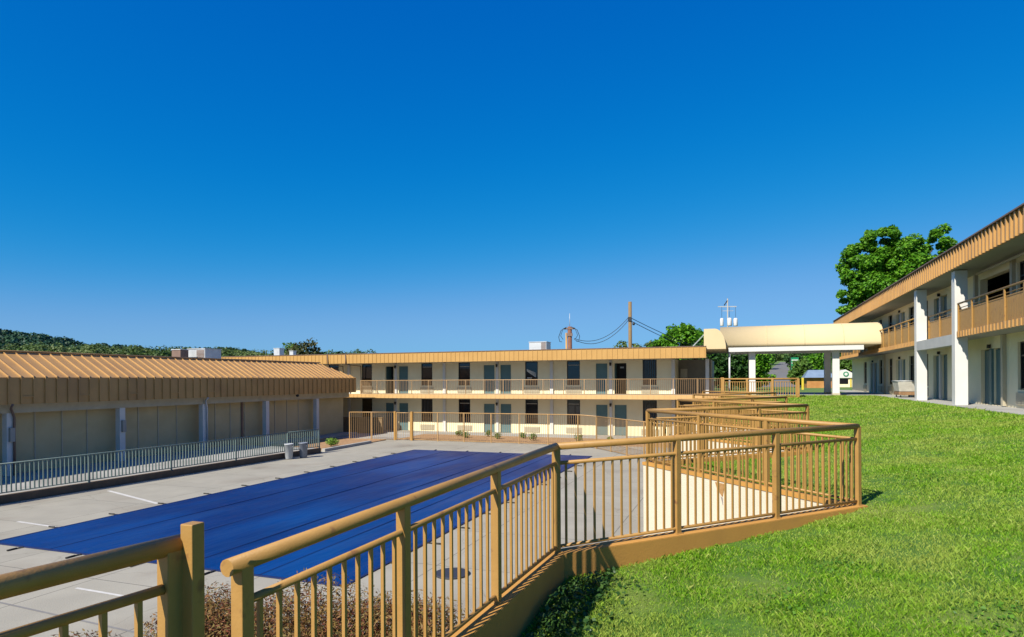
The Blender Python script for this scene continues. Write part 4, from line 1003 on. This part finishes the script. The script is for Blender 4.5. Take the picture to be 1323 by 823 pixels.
# ------------------------------------------------------------------ poles and wires
def pole(x, y, z, r, m, label, name='utility_pole'):
    t = thing(name, (x, y, -3.2), label, 'utility pole'); q = MB(); q.tube([(x, y, -3.2), (x, y, z)], [r*1.15, r], 10); q.build('pole', m, t); return t
pa = pole(-15.62, 60.26, 6.2, .21, M['rust'], 'stout red brown pole with looped cables above the far motel roof')
q = MB(); q.tube([(-15.95, 60.2, -3.2), (-15.95, 60.2, 5.6)], .09, 8); q.build('riser_pipe', M['tanfar'], pa)
q = MB(); q.tube([(-15.62, 60.26, 6.2), (-15.62, 60.26, 7.5)], .022, 6); q.build('rod', M['galv'], pa)
q = MB(); q.bar((-16.1, 60.1, 6.0), (-15.1, 60.1, 6.0), .12, .16); q.bar((-15.9, 60.05, 5.4), (-15.3, 60.05, 5.4), .1, .3); q.build('cross_arm', M['hvacdark'], pa)
q = MB()
for s in (-1, 1):
    q.tube([(-15.62+s*.35, 60.0, 6.05), (-15.62+s*.8, 60.0, 5.85), (-15.62+s*1.05, 60.0, 5.2), (-15.62+s*.95, 60., 4.75), (-15.62+s*.72, 60., 4.72)], .03, 6)
    q.tube([(-15.62+s*.25, 60.0, 6.15), (-15.62+s*.6, 60.0, 6.0), (-15.62+s*.85, 60.0, 5.3), (-15.62+s*.6, 60., 4.95)], .025, 6)
q.build('cable_loop', M['wire'], pa)
pb = pole(-10.07, 62.26, 8.6, .17, M['wood'], 'tall tan wooden pole carrying the sagging wires')
q = MB(); q.box(-10.25, 62.02, 6.7, -9.9, 62.09, 7.1); q.lathe([(.09, 0), (.13, .08), (.09, .3)], (-9.72, 62.2, 6.3), 10); q.build('bracket', M['lampm'], pb)
def wire(name, a, b, sag, label, r=.022):
    a = Vector(a); b = Vector(b); q = MB(); q.tube([a.lerp(b, t)-Vector((0, 0, 4*sag*t*(1-t))) for t in [i/20 for i in range(21)]], r, 6)
    tag(q.build(name, M['wire']), label, 'wire', 'overhead wires')
wire('overhead_wire', (-15.2, 60.3, 5.05), (-10.2, 62.2, 7.1), 1.05, 'upper of the two sagging wires between the red brown and tan poles', .028)
wire('overhead_wire', (-15.2, 60.3, 4.95), (-10.2, 62.2, 6.85), 1.2, 'lower of the two sagging wires between the red brown and tan poles', .028)
wire('overhead_wire', (-9.95, 62.3, 7.0), (-1.5, 79.0, 3.6), .3, 'upper wire running down right from the tan pole into the trees', .03)
wire('overhead_wire', (-9.95, 62.3, 6.7), (-1.5, 79.0, 3.1), .3, 'lower wire running down right from the tan pole into the trees', .03)
tp = pole(-1.33, 79.2, 10.5, .07, M['soffit'], 'thin pole with crossarm and white transformer cans above the awning', 'transformer_pole')
q = MB(); q.bar((-2.4, 78.85, 9.55), (-.35, 79.55, 9.55), .10, .12); q.bar((-2.0, 79.0, 9.05), (-.7, 79.4, 9.05), .06, .06); q.build('cross_arm', M['galv'], tp)
for x, y, rr in ((-1.98, 78.99, .20), (-1.12, 79.0, .26), (-.45, 79.52, .24)):
    q = MB(); q.lathe([(rr*.9, 0), (rr, .06), (rr, .8), (rr*.8, .9), (rr*.2, .95)], (x, y-.1, 7.25), 16); q.build('transformer', M['white'], tp)
    q = MB(); q.tube([(x, y-.1, 8.2), (x, y-.1, 9.5)], .02, 6); q.build('fuse_lead', M['wire'], tp)
q = MB(); q.tube([(-1.33, 79.2, 10.3), (-1.7, 79.0, 9.7)], .06, 6); q.build('insulator', M['lampm'], tp)

# ------------------------------------------------------------------ small buildings beyond the canopy
ks = thing('kiosk', (8.2, 78, 0), 'small orange brown kiosk with a blue grey hipped roof behind the canopy post', 'kiosk')
q = MB(); q.box(6.95, 76.9, -.1, 9.45, 80, 1.1); q.build('wall', M['brickwall'], ks)
q = MB(); q.hexa([(6.65, 76.5, 1.1), (9.7, 76.5, 1.1), (9.7, 80.4, 1.1), (6.65, 80.4, 1.1), (7.2, 77.8, 1.95), (9.2, 77.8, 1.95), (9.2, 79, 1.95), (7.2, 79, 1.95)]); q.build('roof', M['blueroof'], ks)
q = MB(); q.box(8.7, 76.86, -.05, 9.1, 76.9, 1.0); q.build('door', M['hvacdark'], ks)
sh = thing('shop_building', (12, 84, 0), 'white shop front with a round green emblem on its gable beside the right wing', 'shop')
q = MB(); q.box(10.9, 83.8, -.1, 12.7, 87, 1.05); q.build('wall', M['cream'], sh)
q = MB(); q.prism([(10.7, 1.05), (12.9, 1.05), (12.75, 1.45), (11.7, 2.05), (10.85, 1.7)], lambda x, z: (x, 83.6, z), lambda x, z: (x, 87.2, z)); q.build('gable', M['white'], sh)
q = MB(); q.tube([(11.75, 83.59, 1.5), (11.75, 83.56, 1.5)], .30, 20); e = q.build('emblem', M['signgreen'], sh)
q = MB(); q.tube([(11.75, 83.562, 1.5), (11.75, 83.545, 1.5)], .17, 16); q.build('emblem_disc', M['white'], e)
q = MB(); q.box(11.1, 83.76, .35, 12.0, 83.8, .95); q.build('window', M['glass'], sh)
q = MB(); q.box(12.2, 83.7, -.08, 12.34, 83.8, 1.04); q.build('corner_post', M['yellow'], sh)
pv = thing('pavilion', (13.9, 90, 0), 'open pavilion with a blue pyramid roof and finial next to the white shop', 'pavilion')
q = MB(); q.hexa([(12.9, 88.8, 1.15), (14.9, 88.8, 1.15), (14.9, 90.8, 1.15), (12.9, 90.8, 1.15), (13.82, 89.72, 2.05), (13.98, 89.72, 2.05), (13.98, 89.88, 2.05), (13.82, 89.88, 2.05)]); q.tube([(13.9, 89.8, 2.0), (13.9, 89.8, 2.5)], [.06, .015], 8); q.build('roof', M['blueroof'], pv)
for x in (13.0, 14.8):
    for y in (88.9, 90.7):
        q = MB(); q.box(x-.12, y-.12, -.05, x+.12, y+.12, 1.15); q.build('post', M['yellow'] if x > 14 else M['white'], pv)
q = MB(); q.box(13.2, 90.4, -.05, 14.5, 90.5, 1.1); q.build('back_panel', M['dark'], pv)
sg = thing('road_sign', (7.7, 103.6, 1.0), 'green board sign with white lettering seen under the canopy', 'sign')
q = MB(); q.box(7.2, 103.5, 2.2, 8.25, 103.9, 4.15); q.build('board', M['signgreen'], sg)
q = MB(); q.box(7.08, 103.48, 2.15, 7.198, 103.92, 4.2); q.build('edge', M['lampm'], sg)
q = MB(); q.tube([(7.5, 103.7, .9), (7.5, 103.7, 2.2)], .06, 8); q.tube([(8.0, 103.7, .9), (8.0, 103.7, 2.2)], .06, 8); q.build('leg', M['galv'], sg)
q = MB()
for z, wd in ((3.75, .8), (3.3, .5), (2.6, .78)):
    x = 7.3
    while x < 7.3+wd: q.box(x, 103.48, z-.09, x+.09, 103.499, z+.09); x += .13
q.build('lettering', M['white'], sg)
q = MB(); q.box(5.48, 65.66, -.06, 5.68, 65.86, 1.09); tag(q.build('bollard', M['yellow'], None, bevel=.02), 'yellow post on the grass just right of the plaza railing', 'post')
ph = thing('house', (17, 146, 3.4), 'distant house with a dull pink roof on the slope above the kiosk', 'house')
q = MB(); q.box(14.4, 144, 3, 21, 150, 4.4); q.build('wall', M['cream'], ph)
q = MB(); q.hexa([(14.0, 143.4, 4.4), (21.4, 143.4, 4.4), (21.4, 150.6, 4.4), (14.0, 150.6, 4.4), (14.6, 146.5, 5.9), (20.8, 146.5, 5.9), (20.8, 147.5, 5.9), (14.6, 147.5, 5.9)]); q.build('roof', M['pinkroof'], ph)
